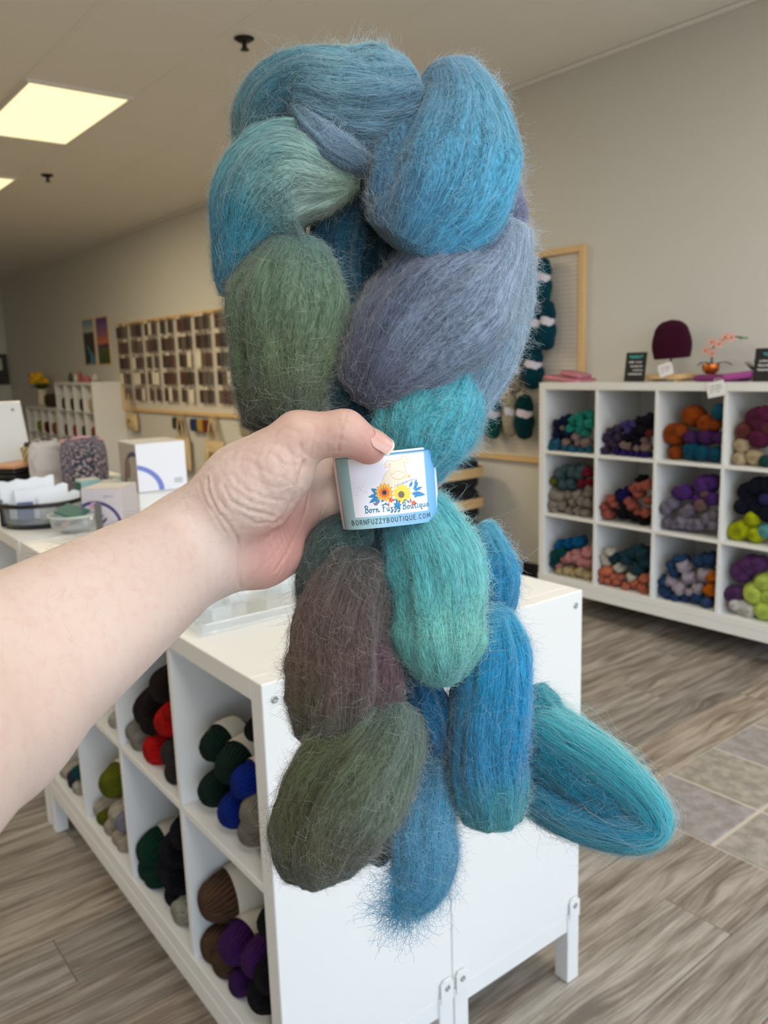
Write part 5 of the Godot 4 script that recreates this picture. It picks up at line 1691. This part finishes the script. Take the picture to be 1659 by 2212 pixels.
# letters as strokes in a box one unit high
func stroke_font() -> Dictionary:
	return {
		"B": [[[0, 0], [0, 1]], [[0, 0], [0.35, 0.02], [0.45, 0.2], [0.35, 0.44], [0, 0.47]], [[0, 0.47], [0.4, 0.5], [0.52, 0.73], [0.4, 0.97], [0, 1]]],
		"O": [[[0.32, 0], [0.08, 0.15], [0, 0.5], [0.08, 0.85], [0.32, 1], [0.56, 0.85], [0.64, 0.5], [0.56, 0.15], [0.32, 0]]],
		"R": [[[0, 1], [0, 0], [0.35, 0.02], [0.46, 0.24], [0.35, 0.48], [0, 0.5]], [[0.25, 0.5], [0.5, 1]]],
		"N": [[[0, 1], [0, 0], [0.55, 1], [0.55, 0]]],
		"F": [[[0.45, 0], [0, 0], [0, 1]], [[0, 0.47], [0.38, 0.47]]],
		"U": [[[0, 0], [0, 0.72], [0.12, 0.95], [0.28, 1], [0.44, 0.95], [0.56, 0.72], [0.56, 0]]],
		"Z": [[[0, 0], [0.5, 0], [0, 1], [0.5, 1]]],
		"Y": [[[0, 0], [0.27, 0.48], [0.54, 0]], [[0.27, 0.48], [0.27, 1]]],
		"T": [[[0, 0], [0.52, 0]], [[0.26, 0], [0.26, 1]]],
		"I": [[[0.06, 0], [0.06, 1]]],
		"Q": [[[0.32, 0], [0.08, 0.15], [0, 0.5], [0.08, 0.85], [0.32, 1], [0.56, 0.85], [0.64, 0.5], [0.56, 0.15], [0.32, 0]], [[0.4, 0.75], [0.66, 1.12]]],
		"E": [[[0.45, 0], [0, 0], [0, 1], [0.46, 1]], [[0, 0.48], [0.38, 0.48]]],
		"C": [[[0.52, 0.12], [0.32, 0], [0.1, 0.14], [0, 0.5], [0.1, 0.86], [0.32, 1], [0.52, 0.88]]],
		"M": [[[0, 1], [0.06, 0], [0.36, 0.75], [0.66, 0], [0.72, 1]]],
		".": [[[0.03, 0.97], [0.04, 0.99]]],
		"b script": [[[0.1, 0], [0.04, 1]], [[-0.05, 0.12], [0.2, -0.04], [0.42, 0.08], [0.36, 0.36], [0.1, 0.48], [0.42, 0.52], [0.46, 0.8], [0.25, 1.0], [-0.02, 0.94]]],
		"o": [[[0.22, 0.5], [0.06, 0.6], [0.04, 0.88], [0.2, 1], [0.36, 0.86], [0.34, 0.58], [0.2, 0.5], [0.46, 0.58]]],
		"r": [[[0.0, 0.52], [0.1, 0.55], [0.08, 1]], [[0.08, 0.7], [0.2, 0.52], [0.34, 0.56]]],
		"n": [[[0.0, 0.55], [0.08, 0.52], [0.06, 1]], [[0.06, 0.75], [0.2, 0.52], [0.3, 0.6], [0.3, 0.92], [0.42, 1.0], [0.56, 0.86]]],
		"f script": [[[-0.05, 0.1], [0.3, 0.0], [0.55, 0.04]], [[0.2, 0.02], [0.12, 1.05]], [[0.04, 0.45], [0.36, 0.42]]],
		"u": [[[0.02, 0.52], [0.02, 0.85], [0.14, 1], [0.3, 0.86], [0.32, 0.52]], [[0.32, 0.52], [0.34, 0.92], [0.46, 0.98]]],
		"z": [[[0.0, 0.56], [0.3, 0.52], [0.08, 0.78], [0.26, 0.84], [0.24, 1.18], [0.02, 1.3], [0.02, 1.12], [0.4, 0.9]]],
		"y": [[[0.0, 0.52], [0.06, 0.8], [0.2, 0.84], [0.32, 0.52]], [[0.32, 0.52], [0.26, 1.2], [0.06, 1.32], [0.02, 1.16], [0.4, 0.9]]],
		"t": [[[0.14, 0.2], [0.1, 0.9], [0.2, 1], [0.34, 0.9]], [[-0.02, 0.46], [0.34, 0.42]]],
		"i": [[[0.06, 0.52], [0.06, 0.92], [0.18, 0.98]], [[0.08, 0.34], [0.09, 0.36]]],
		"q": [[[0.3, 0.54], [0.08, 0.56], [0.02, 0.8], [0.14, 0.96], [0.3, 0.8], [0.32, 0.52]], [[0.32, 0.52], [0.3, 1.3], [0.42, 1.16]]],
		"e": [[[0.02, 0.78], [0.26, 0.7], [0.24, 0.52], [0.06, 0.56], [0.02, 0.86], [0.16, 1], [0.4, 0.88]]],
	}


func write(pen: Pen, letters: Array, x: float, y: float, size: float, gap: float, r: float, c: Color, tilt := 0.0) -> void:
	var font := stroke_font()
	var x0 := x
	for l in letters:
		if l == " ":
			x += size * 0.34
			continue
		var wide := 0.0
		for st in font[l]:
			var pts := []
			for q in st:
				wide = maxf(wide, q[0])
				pts.append(Vector2(x + q[0] * size, y + q[1] * size - (x + q[0] * size - x0) * tilt))
			# soften the corners
			var soft := [pts[0]]
			for k in range(0, pts.size() - 1):
				soft.append(pts[k].lerp(pts[k + 1], 0.5))
				soft.append(pts[k + 1])
			pen.line(soft, r, c)
		x += (wide + gap) * size


func band_picture() -> ImageTexture:
	var w := 1100
	var h := 760
	var im := Image.create(w, h, false, Image.FORMAT_RGB8)
	for x in w:
		var t := x / float(w)
		var c := Color8(158, 188, 180).lerp(Color8(160, 206, 222), clampf(t / 0.4, 0, 1))
		c = c.lerp(Color8(112, 172, 240), clampf((t - 0.4) / 0.6, 0, 1))
		im.fill_rect(Rect2i(x, 0, 1, h), c)
	var white := rgb(244, 240, 246)
	im.fill_rect(Rect2i(0, 0, 34, h), rgb(240, 226, 226))
	im.fill_rect(Rect2i(0, 0, w, 18), rgb(240, 236, 240))
	im.fill_rect(Rect2i(36, 26, w - 66, 5), rgb(40, 44, 48))
	im.fill_rect(Rect2i(34, 26, 5, h), rgb(40, 44, 48))
	im.fill_rect(Rect2i(w - 30, 0, 30, h), rgb(238, 240, 246))
	im.fill_rect(Rect2i(168, 46, 796, 594), white)
	var pen := Pen.new()
	pen.im = im
	pen.off = Vector2(-18, -55)
	# pale watercolour dog
	var cream := Color(0.93, 0.85, 0.70, 0.75)
	var cream2 := Color(0.97, 0.92, 0.82, 0.75)
	var line := Color(0.86, 0.72, 0.50, 0.8)
	var body := PackedVector2Array()
	for q in [[520, 400], [512, 340], [536, 282], [572, 236], [604, 220], [616, 190], [622, 150], [590, 180], [566, 192], [556, 172], [572, 140], [600, 118], [628, 122], [646, 134], [700, 128], [730, 122], [744, 98], [772, 90], [800, 104], [808, 150], [794, 172], [772, 164], [762, 150], [768, 190], [780, 230], [786, 280], [772, 330], [740, 380], [690, 410]]:
		body.append(Vector2(q[0], q[1] + 28))
	pen.blob(body, cream, cream2)
	var rim := []
	for p in body:
		rim.append(p)
	pen.line(rim, 2.0, line)
	for st in [[[612, 250], [622, 290], [650, 312], [700, 318], [752, 304], [780, 262]], [[612, 250], [640, 264], [668, 240], [712, 238], [744, 262], [776, 244]], [[640, 300], [690, 330], [740, 318], [776, 300]], [[620, 158], [606, 186], [584, 200]]]:
		var pts := []
		for q in st:
			pts.append(Vector2(q[0], q[1] + 28))
		pen.line(pts, 2.0, line)
	# blue leaves left and right
	var b1 := rgb(16, 110, 178)
	var b2 := rgb(70, 160, 206)
	for q in [[470, 470, -2.5, 96, 26], [470, 480, 3.0, 120, 20], [462, 505, 2.7, 120, 20], [470, 520, 2.2, 90, 20], [880 - 40, 470, -0.9, 96, 16], [845, 480, -0.3, 100, 16], [820, 505, 0.2, 150, 26], [860, 430, -1.25, 70, 13], [800, 440, -1.0, 70, 14]]:
		pen.petal(Vector2(q[0], q[1]), q[2], q[3], q[4], b1, b2)
	for k in 9:
		pen.petal(Vector2(640 + k * 24, 440 - k * 9), -1.2 + 0.12 * k, 52, 8, rgb(150, 160, 216) if k % 2 else rgb(238, 220, 130), rgb(176, 186, 226))
	# yellow and orange flowers
	for k in 13:
		pen.petal(Vector2(530, 466), TAU * k / 13.0, 104, 27, rgb(240, 158, 40), rgb(250, 200, 80))
	for k in 13:
		pen.petal(Vector2(530, 466), TAU * (k + 0.5) / 13.0, 66, 10, rgb(228, 92, 30), rgb(240, 130, 40))
	for k in 12:
		pen.petal(Vector2(716, 500), TAU * k / 12.0, 108, 30, rgb(240, 206, 50), rgb(250, 226, 96))
	pen.dot(Vector2(530, 466), 24, rgb(90, 30, 40))
	pen.dot(Vector2(530, 466), 13, rgb(24, 18, 26))
	pen.dot(Vector2(706, 504), 34, rgb(150, 130, 76))
	for k in 60:
		var a := k * 2.4
		pen.dot(Vector2(706, 504) + Vector2(cos(a), sin(a)) * sqrt(k / 60.0) * 33.0, 2.6, rgb(50, 46, 62))
	# small sprigs below
	for k in 12:
		var x := 400.0 + k * 40.0
		pen.petal(Vector2(x, 560 - 14 * sin(k * 1.3)), 0.7 + 1.1 * sin(k * 2.1), 44, 10, [b1, rgb(200, 70, 40), b2][k % 3], [b2, rgb(220, 120, 70), b1][k % 3])
	for q in [[590, 548], [830, 604]]:
		for k in 5:
			pen.petal(Vector2(q[0], q[1]), TAU * k / 5.0, 34, 11, rgb(226, 70, 30), rgb(240, 130, 60))
	for k in 7:
		pen.petal(Vector2(655, 606), TAU * k / 7.0, 48, 12, b1, b2)
	for k in 12:
		pen.dot(Vector2(230 + 19 * k, 466 - 70 * sin(k * 0.5) + 18 * sin(k * 2.7)), 3.5, rgb(90, 100, 116))
	for k in 5:
		pen.petal(Vector2(806, 330), TAU * k / 5.0, 20, 6, rgb(240, 180, 70), rgb(250, 206, 110))
	pen.off = Vector2.ZERO
	# lettering
	write(pen, ["b script", "o", "r", "n", " ", "f script", "u", "z", "z", "y", " ", "b script", "o", "u", "t", "i", "q", "u", "e"], 286, 530, 70, 0.125, 4.4, rgb(20, 112, 140), 0.0)
	write(pen, ["B", "O", "R", "N", "F", "U", "Z", "Z", "Y", "B", "O", "U", "T", "I", "Q", "U", "E", ".", "C", "O", "M"], 124, 668, 46, 0.40, 3.8, rgb(44, 58, 66), 0.0)
	return tex(im)


func build_band(braid: Node3D, base: Vector3) -> void:
	# a loop of paper round the waist of the braid; the print faces the viewer
	var band := Node3D.new()
	band.name = "paper_band"
	band.set_meta("label", "printed paper band with a pale dog, flowers and web address")
	braid.add_child(band)
	var right := cam_xf.basis * Vector3(0.9945, 0.105, 0)
	var up := cam_xf.basis * Vector3(-0.105, 0.9945, 0)
	var out := cam_xf.basis.z
	var mid := held(836, 1051, 0) - base
	var ax := 0.0288
	var az := 0.0265
	var hy := 0.0206
	for side in 2:
		var pts := PackedVector3Array()
		var cols := 49
		var rows := 9
		for j in rows:
			var v := 1.0 - 2.0 * j / (rows - 1)
			for i in cols:
				var t := i / float(cols - 1)
				var x := lerpf(-0.985, 0.985, t) if side == 0 else lerpf(0.985, -0.985, t)
				var z := pow(1.0 - pow(absf(x), 3.0), 1.0 / 3.0) * (1.0 if side == 0 else -1.0)
				var q := 1.0
				# the paper bulges and its ends flare a little
				var p := mid + right * (x * q * ax * (1.0 + 0.03 * v)) + out * (z * q * (az if z > 0.0 else 0.013) - 0.001 * v * v)
				p += up * (v * hy * (1.0 - 0.0 * x) - 0.0022 * z * q)
				pts.append(p)
		var g := Geo.new()
		g.grid(pts, cols, rows, false)
		# the same sheet again, a hair inside, gives the paper its thickness
		var inner := PackedVector3Array()
		for p in pts:
			inner.append(p + (mid - p).normalized() * 0.0003)
		g.grid(inner, cols, rows, true)
		var m: Material = mat("band paper", rgb(226, 222, 218), 0.5)
		if side == 0:
			m = print_mat("band print", band_picture(), 0.42)
		part(band, "printed_front" if side == 0 else "plain_back", g.mesh(), m)


# ---------------------------------------------------------------- the arm and hand
# Bones on the same sheet as the braid: [x, y, w, radius mm, x, y, w, radius mm, blend mm]
var bones := [
	# forearm: two parallel bones make it wider than it is thick
	[-420, 1722, 232, 37, -114, 1457, 150, 30, 14], [-340, 1790, 232, 37, -24, 1562, 150, 30, 14],
	[-114, 1457, 150, 30, 395, 1158, 22, 21, 14], [-24, 1562, 150, 30, 430, 1214, 20, 21, 14],
	# ball of the thumb and thumb
	[400, 1165, 22, 22, 540, 1055, 28, 24.5, 12], [540, 1055, 28, 24, 596, 1010, 34, 20, 10],
	[598, 1002, 35, 18, 645, 946, 39, 13.6, 8], [645, 946, 39, 13.6, 744, 934, 42, 11.4, 5], [744, 934, 42, 11.6, 796, 964, 37, 9.8, 4],
	# heel and palm
	[430, 1200, 18, 23, 560, 1192, 6, 19.5, 12], [560, 1192, 6, 19.5, 684, 1166, -22, 13.5, 8],
	[480, 1140, 14, 18, 706, 1090, -26, 12.5, 10], [530, 1080, 14, 15, 705, 1012, -24, 12, 9],
	# fingers, closing round the back of the braid
	[705, 1012, -24, 12, 800, 1006, -44, 9.6, 5], [800, 1006, -44, 9.6, 890, 1018, -40, 8.8, 3], [890, 1018, -40, 8.8, 931, 1030, -14, 8.0, 3],
	[712, 1062, -28, 12, 805, 1060, -47, 9.8, 5], [805, 1060, -47, 9.8, 886, 1070, -42, 9, 3], [886, 1070, -42, 9, 906, 1076, -22, 8.2, 3],
	[706, 1112, -28, 11.5, 800, 1115, -46, 9.3, 5], [800, 1115, -46, 9.3, 880, 1122, -41, 8.6, 3], [880, 1122, -41, 8.6, 900, 1127, -22, 8, 3],
	[690, 1164, -24, 10.5, 775, 1168, -42, 8.2, 5], [775, 1168, -42, 8.2, 846, 1170, -37, 7.5, 3], [846, 1170, -37, 7.5, 868, 1172, -20, 7, 3],
]

# creases of the skin: [depth mm, width mm, then x, y along the line]
var creases := [
	[0.9, 0.7, 513, 1272, 521, 1218, 520, 1159, 511, 1137, 484, 1101, 466, 1062, 462, 1035],
	[0.6, 0.6, 440, 1040, 447, 1056, 462, 1084, 483, 1114, 500, 1150], [0.35, 0.6, 402, 1068, 420, 1100, 441, 1134],
	[0.5, 0.7, 474, 1034, 490, 1082, 517, 1112], [0.8, 0.8, 498, 1050, 517, 1084, 550, 1103, 600, 1114], [0.5, 0.7, 522, 1032, 528, 1045, 553, 1062, 592, 1080, 622, 1082],
	[0.6, 0.7, 536, 1112, 564, 1130, 602, 1131], [0.4, 0.6, 486, 1010, 500, 1030, 520, 1060, 545, 1078, 580, 1094], [0.4, 0.6, 556, 1030, 580, 1048, 612, 1058, 640, 1050],
	[0.4, 0.6, 566, 1008, 596, 1030, 630, 1036], [0.45, 0.6, 600, 990, 628, 1010, 652, 1012], [0.5, 0.6, 628, 968, 645, 992, 664, 1000], [0.4, 0.6, 650, 958, 662, 980, 676, 990],
	[1.0, 0.9, 600, 1134, 622, 1114, 645, 1066, 656, 1030, 664, 1004],
	[0.5, 0.5, 572, 1170, 588, 1150, 604, 1138], [0.6, 0.6, 590, 1236, 612, 1200, 630, 1160, 648, 1108, 656, 1060], [0.35, 0.5, 560, 1230, 592, 1196, 612, 1160], [0.4, 0.5, 660, 1180, 676, 1130, 690, 1080],
	[0.5, 0.6, 744, 886, 750, 906, 748, 922], [0.45, 0.6, 752, 890, 757, 908], [0.6, 0.6, 735, 980, 736, 964, 742, 952], [0.5, 0.6, 712, 980, 714, 966], [0.4, 0.6, 690, 984, 693, 968],
]


func sheet(x: float, y: float, w: float) -> Vector3:
	var d := HOLD - w * 0.001
	return Vector3((x - 829.5) / 1757.63 * d, -(y - 1106.0) / 1757.63 * d, -d)


var bone_a := PackedVector3Array()
var bone_d := PackedVector3Array()
var bone_l := PackedFloat32Array()
var bone_r := PackedFloat32Array()
var bone_q := PackedFloat32Array()
var bone_k := PackedFloat32Array()


func flesh(p: Vector3, use: PackedInt32Array) -> float:
	var best := 1.0
	for b in use:
		var o := p - bone_a[b]
		var t := clampf(o.dot(bone_d[b]) * bone_l[b], 0.0, 1.0)
		var d := (o - bone_d[b] * t).length() - (bone_r[b] + bone_q[b] * t)
		var k := bone_k[b]
		var h := k - absf(best - d)
		best = minf(best, d)
		if h > 0.0:
			best -= h * h / (4.0 * k)
	return best


func build_person() -> void:
	for b in bones:
		var a := sheet(b[0], b[1], b[2])
		var c := sheet(b[4], b[5], b[6])
		bone_a.append(a)
		bone_d.append(c - a)
		bone_l.append(1.0 / maxf(1e-9, (c - a).length_squared()))
		bone_r.append(b[3] * 0.001)
		bone_q.append((b[7] - b[3]) * 0.001)
		bone_k.append(b[8] * 0.001)
	var cell := 0.0012
	var block := 8
	var lo := Vector3.INF
	var hi := -Vector3.INF
	for b in bones.size():
		for e in 2:
			var p := bone_a[b] + bone_d[b] * e
			var r := bone_r[b] + bone_q[b] * e + 0.004
			lo = lo.min(p - Vector3.ONE * r)
			hi = hi.max(p + Vector3.ONE * r)
	var step := cell * block
	var nb := Vector3i((hi - lo) / step) + Vector3i.ONE
	var half := step * 0.5 * sqrt(3.0)
	var all := PackedInt32Array(range(bones.size()))
	var where := {}
	var verts := PackedVector3Array()
	var edges := PackedInt64Array()
	var vals := PackedFloat32Array()
	var m := block + 1
	vals.resize(m * m * m)
	const S := 2048
	for bx in nb.x:
		for by in nb.y:
			for bz in nb.z:
				var corner := lo + Vector3(bx, by, bz) * step
				var mid := corner + Vector3.ONE * step * 0.5
				var use := PackedInt32Array()
				var near := 1.0
				var ds := PackedFloat32Array()
				for b in all:
					var o := mid - bone_a[b]
					var t := clampf(o.dot(bone_d[b]) * bone_l[b], 0.0, 1.0)
					var d := (o - bone_d[b] * t).length() - (bone_r[b] + bone_q[b] * t)
					ds.append(d)
					near = minf(near, d)
				if near > half + 0.008:
					continue
				for b in all:
					if ds[b] < maxf(near, 0.0) + 2.0 * half + 0.016:
						use.append(b)
				if absf(flesh(mid, use)) > half + 0.002:
					continue
				var q := 0
				for x in m:
					for y in m:
						for z in m:
							vals[q] = flesh(corner + Vector3(x, y, z) * cell, use)
							q += 1
				for x in block:
					for y in block:
						for z in block:
							var c0 := (x * m + y) * m + z
							var inside := 0
							var sum := Vector3.ZERO
							var cuts := 0
							for e in 8:
								if vals[c0 + (e & 1) * m * m + ((e >> 1) & 1) * m + ((e >> 2) & 1)] < 0.0:
									inside += 1
							var gx := bx * block + x
							var gy := by * block + y
							var gz := bz * block + z
							var key := (gx * S + gy) * S + gz
							# edges that start at this corner
							var v0 := vals[c0]
							if (v0 < 0.0) != (vals[c0 + m * m] < 0.0):
								edges.append(key * 8 + (1 if v0 < 0.0 else 0))
							if (v0 < 0.0) != (vals[c0 + m] < 0.0):
								edges.append(key * 8 + 2 + (1 if v0 < 0.0 else 0))
							if (v0 < 0.0) != (vals[c0 + 1] < 0.0):
								edges.append(key * 8 + 4 + (1 if v0 < 0.0 else 0))
							if inside == 0 or inside == 8:
								continue
							for ax in 3:
								for u in 2:
									for v in 2:
										var i0: int
										var at: Vector3
										var i1: int
										if ax == 0:
											i0 = c0 + u * m + v
											i1 = i0 + m * m
											at = Vector3(0, u, v)
										elif ax == 1:
											i0 = c0 + u * m * m + v
											i1 = i0 + m
											at = Vector3(u, 0, v)
										else:
											i0 = c0 + u * m * m + v * m
											i1 = i0 + 1
											at = Vector3(u, v, 0)
										var f0 := vals[i0]
										var f1 := vals[i1]
										if (f0 < 0.0) != (f1 < 0.0):
											at[ax] += f0 / (f0 - f1)
											sum += at
											cuts += 1
							where[key] = verts.size()
							verts.append(corner + (Vector3(x, y, z) + sum / cuts) * cell)
	var tris := PackedInt32Array()
	for e in edges:
		var key := e >> 3
		var ax := (e & 7) >> 1
		var flip := (e & 1) == 1
		var du := [S, 1, S * S][ax] as int
		var dv := [1, S * S, S][ax] as int
		var ids := [key, key - du, key - du - dv, key - dv]
		var ok := true
		for k in ids:
			if not where.has(k):
				ok = false
		if not ok:
			continue
		var a: int = where[ids[0]]
		var b: int = where[ids[1]]
		var c: int = where[ids[2]]
		var d: int = where[ids[3]]
		if flip:
			tris.append_array([a, b, c, a, c, d])
		else:
			tris.append_array([a, c, b, a, d, c])
	var norm := skin_normals(verts, tris)
	# which way is out
	var probe := 0
	for k in range(0, verts.size(), 97):
		if flesh(verts[k] + norm[k] * 0.002, all) > flesh(verts[k] - norm[k] * 0.002, all):
			probe += 1
		else:
			probe -= 1
	if probe < 0:
		for k in range(0, tris.size(), 3):
			var t := tris[k + 1]
			tris[k + 1] = tris[k + 2]
			tris[k + 2] = t
		norm = skin_normals(verts, tris)
	# creases and folds of the skin
	var f := noise(1.0, 3, 91)
	var axis := (sheet(411, 1184, 20) - sheet(-68, 1511, 150)).normalized()
	var wrist := sheet(411, 1184, 20)
	var pad := sheet(560, 1060, 50)
	var web := sheet(668, 992, 44)
	var palm := sheet(620, 1170, 12)
	var moved := PackedVector3Array()
	var cols := PackedColorArray()
	var folds := []
	var fold_box := []
	for c in creases:
		var line := PackedVector2Array()
		for e in range(2, c.size(), 2):
			var q := sheet(c[e], c[e + 1], 30)
			line.append(Vector2(q.x, q.y))
		var box := Rect2(line[0], Vector2.ZERO)
		for q in line:
			box = box.expand(q)
		folds.append(line)
		fold_box.append(box.grow(0.006))
	var tip := sheet(800, 968, 40)
	var knuckle := sheet(690, 905, 50)
	var finger := sheet(930, 1032, -14)
	for k in verts.size():
		var p := verts[k]
		var n := norm[k]
		var u := (p - wrist).dot(axis)
		var on_pad := exp(-pow(p.distance_to(pad) / 0.03, 4.0))
		var on_wrist := exp(-pow((u - 0.012) / 0.02, 2.0)) * clampf(n.z + 0.3, 0.0, 1.0)
		var wob := f.get_noise_3d(p.x * 38.0, p.y * 38.0, p.z * 38.0)
		var fine := f.get_noise_3d(p.x * 150.0, p.y * 150.0 + 40.0, p.z * 150.0)
		var lines := 1.0 - absf(sin((u + 0.0045 * wob) * 640.0))
		var arc := p.distance_to(web) + 0.006 * wob
		var rays := 1.0 - absf(sin(arc * 560.0))
		var h := -0.00065 * on_wrist * pow(lines, 3.0)
		h -= on_pad * (0.00042 * pow(rays, 3.0) + 0.00022 * pow(1.0 - absf(fine), 5.0))
		for c in folds.size():
			var fold: PackedVector2Array = folds[c]
			if n.z < 0.1 or not fold_box[c].has_point(Vector2(p.x, p.y)):
				continue
			var here := Vector2(p.x + 0.0006 * wob, p.y + 0.0006 * fine)
			var near := 1.0
			for e in fold.size() - 1:
				near = minf(near, here.distance_to(Geometry2D.get_closest_point_to_segment(here, fold[e], fold[e + 1])))
			var deep: float = creases[c][0] * 0.001
			var wide: float = creases[c][1] * 0.001
			h -= deep * exp(-pow(near / wide, 2.0)) - 0.3 * deep * exp(-pow((near - wide * 2.2) / (wide * 1.4), 2.0))
		moved.append(p + n * h)
		var c := Color8(214, 188, 174)
		var blotch := 0.5 + 0.5 * f.get_noise_3d(p.x * 24.0 + 9.0, p.y * 24.0, p.z * 24.0)
		c = c.lerp(Color8(212, 176, 162), 0.5 * blotch)
		c = c.lerp(Color8(208, 162, 144), 0.75 * exp(-pow(p.distance_to(knuckle) / 0.036, 2.0)))
		c = c.lerp(Color8(204, 144, 130), 0.95 * exp(-pow(p.distance_to(palm) / 0.032, 4.0)))
		c = c.lerp(Color8(200, 130, 118), 0.8 * exp(-pow(p.distance_to(tip) / 0.014, 2.0)))
		c = c.lerp(Color8(204, 134, 124), exp(-pow(p.distance_to(finger) / 0.03, 2.0)))
		c = c.lerp(Color8(194, 134, 118), 0.25 * clampf(fine, 0.0, 1.0))
		c = c.srgb_to_linear()
		cols.append(Color(c.r * 0.95, c.g * 0.99, c.b * 1.0))
	norm = skin_normals(moved, tris)
	var base := cam_xf * sheet(-68, 1511, 150)
	var world := PackedVector3Array()
	var wn := PackedVector3Array()
	for k in moved.size():
		world.append(cam_xf * moved[k] - base)
		wn.append(cam_xf.basis * norm[k])
	var arr := []
	arr.resize(Mesh.ARRAY_MAX)
	arr[Mesh.ARRAY_VERTEX] = world
	arr[Mesh.ARRAY_NORMAL] = wn
	arr[Mesh.ARRAY_COLOR] = cols
	arr[Mesh.ARRAY_INDEX] = tris
	var am := ArrayMesh.new()
	am.add_surface_from_arrays(Mesh.PRIMITIVE_TRIANGLES, arr)
	var skin := mat("skin", Color.WHITE, 0.52)
	skin.vertex_color_use_as_albedo = true
	skin.metallic_specular = 0.4
	skin.subsurf_scatter_enabled = true
	skin.subsurf_scatter_strength = 0.12
	var pore := noise(0.8, 3, 55)
	var pi := grey_image(256, 256, func(x, y): return 0.5 + 0.5 * tiled(pore, x, y, 256, 256, 9.0, 9.0))
	pi.convert(Image.FORMAT_RGBA8)
	pi.bump_map_to_normal_map(2.0)
	skin.normal_enabled = true
	skin.normal_texture = tex(pi)
	skin.normal_scale = 0.35
	skin.uv1_triplanar = true
	skin.uv1_scale = Vector3.ONE * 28.0
	var person := thing("person", "bare pale forearm and left hand gripping the wool braid", "person", base)
	part(person, "body", am, skin)
	build_nail(person, base)
	build_hairs(person, base, moved, norm)
	print("skin triangles ", tris.size() / 3)


func skin_normals(v: PackedVector3Array, t: PackedInt32Array) -> PackedVector3Array:
	var n := PackedVector3Array()
	n.resize(v.size())
	for k in range(0, t.size(), 3):
		var a := v[t[k]]
		var c := (v[t[k + 2]] - a).cross(v[t[k + 1]] - a)
		n[t[k]] += c
		n[t[k + 1]] += c
		n[t[k + 2]] += c
	for k in n.size():
		n[k] = n[k].normalized()
	return n


func build_nail(person: Node3D, base: Vector3) -> void:
	var a := sheet(744, 934, 42)
	var b := sheet(796, 964, 37)
	var along := (b - a).normalized()
	var out := Vector3(0.36, 0.52, 0.78)
	out = (out - along * out.dot(along)).normalized()
	var across := along.cross(out)
	var r := 0.0102
	for band in 2:
		var pts := PackedVector3Array()
		var nu := 17
		var nv := 15
		for j in nv:
			var s := j / float(nv - 1)
			for i in nu:
				var t := 2.0 * i / (nu - 1) - 1.0
				var l := lerpf(-0.0022, 0.0094, s) if band == 0 else lerpf(0.0092, 0.0105, s)
				var wide := 0.66 * (sqrt(clampf(1.0 - pow(1.0 - minf(s * 2.4, 1.0), 2.0) * 0.75, 0.0, 1.0)) if band == 0 else 1.0)
				var bow := -0.0016 * t * t
				var th := t * wide
				var rr := r + 0.0002 - 0.0009 * maxf(0.0, (l - 0.004) / 0.007)
				pts.append(cam_xf * (b + along * (l + bow) + (out * cos(th) + across * sin(th)) * rr) - base)
		var g := Geo.new()
		g.grid(pts, nu, nv, true)
		part(person, "thumb_nail" if band == 0 else "nail_edge", g.mesh(), mat("nail", rgb(210, 162, 150), 0.3) if band == 0 else mat("nail edge", rgb(226, 206, 190), 0.4))


func build_hairs(person: Node3D, base: Vector3, v: PackedVector3Array, n: PackedVector3Array) -> void:
	var hv := PackedVector3Array()
	var hn := PackedVector3Array()
	var hi := PackedInt32Array()
	var axis := (sheet(411, 1184, 20) - sheet(-68, 1511, 150)).normalized()
	var start := sheet(440, 1165, 20)
	var made := 0
	var tries := 0
	while made < 900 and tries < 60000:
		tries += 1
		var k := rng.randi() % v.size()
		var p := v[k]
		var u := (p - start).dot(axis)
		if u > 0.0 or u < -0.28:
			continue
		var up := n[k].dot(Vector3(-0.5, 0.8, 0.1))
		if rng.randf() > clampf(0.25 + up * 0.9, 0.02, 1.0):
			continue
		var go := (axis * rng.randf_range(-1.0, -0.2) + Vector3(0.3, -0.6, 0.0) * rng.randf_range(-0.2, 1.2) + n[k] * 0.45).normalized()
		var l := rng.randf_range(0.008, 0.018)
		var k0 := hv.size()
		var swirl := Vector3(rng.randf_range(-1, 1), rng.randf_range(-1, 1), rng.randf_range(-0.5, 0.5)) * 0.28
		for q in 6:
			var across := go.cross(Vector3(0, 0, 1)).normalized() * (0.00003 * (1.0 - q / 7.0))
			hv.append(cam_xf * (p - across) - base)
			hv.append(cam_xf * (p + across) - base)
			hn.append(cam_xf.basis * n[k])
			hn.append(cam_xf.basis * n[k])
			p += go * (l / 5.0)
			go = (go + swirl - n[k] * 0.16).normalized()
			if q > 0:
				var b0 := k0 + q * 2
				hi.append_array([b0 - 2, b0, b0 - 1, b0 - 1, b0, b0 + 1])
		made += 1
	var a := []
	a.resize(Mesh.ARRAY_MAX)
	a[Mesh.ARRAY_VERTEX] = hv
	a[Mesh.ARRAY_NORMAL] = hn
	a[Mesh.ARRAY_INDEX] = hi
	var am := ArrayMesh.new()
	am.add_surface_from_arrays(Mesh.PRIMITIVE_TRIANGLES, a)
	var o := part(person, "arm_hair", am, mat("arm hair", rgb(150, 116, 86), 0.6), Vector3.ZERO, Vector3.ZERO, "fine light brown arm hair")
	o.set_meta("kind", "stuff")
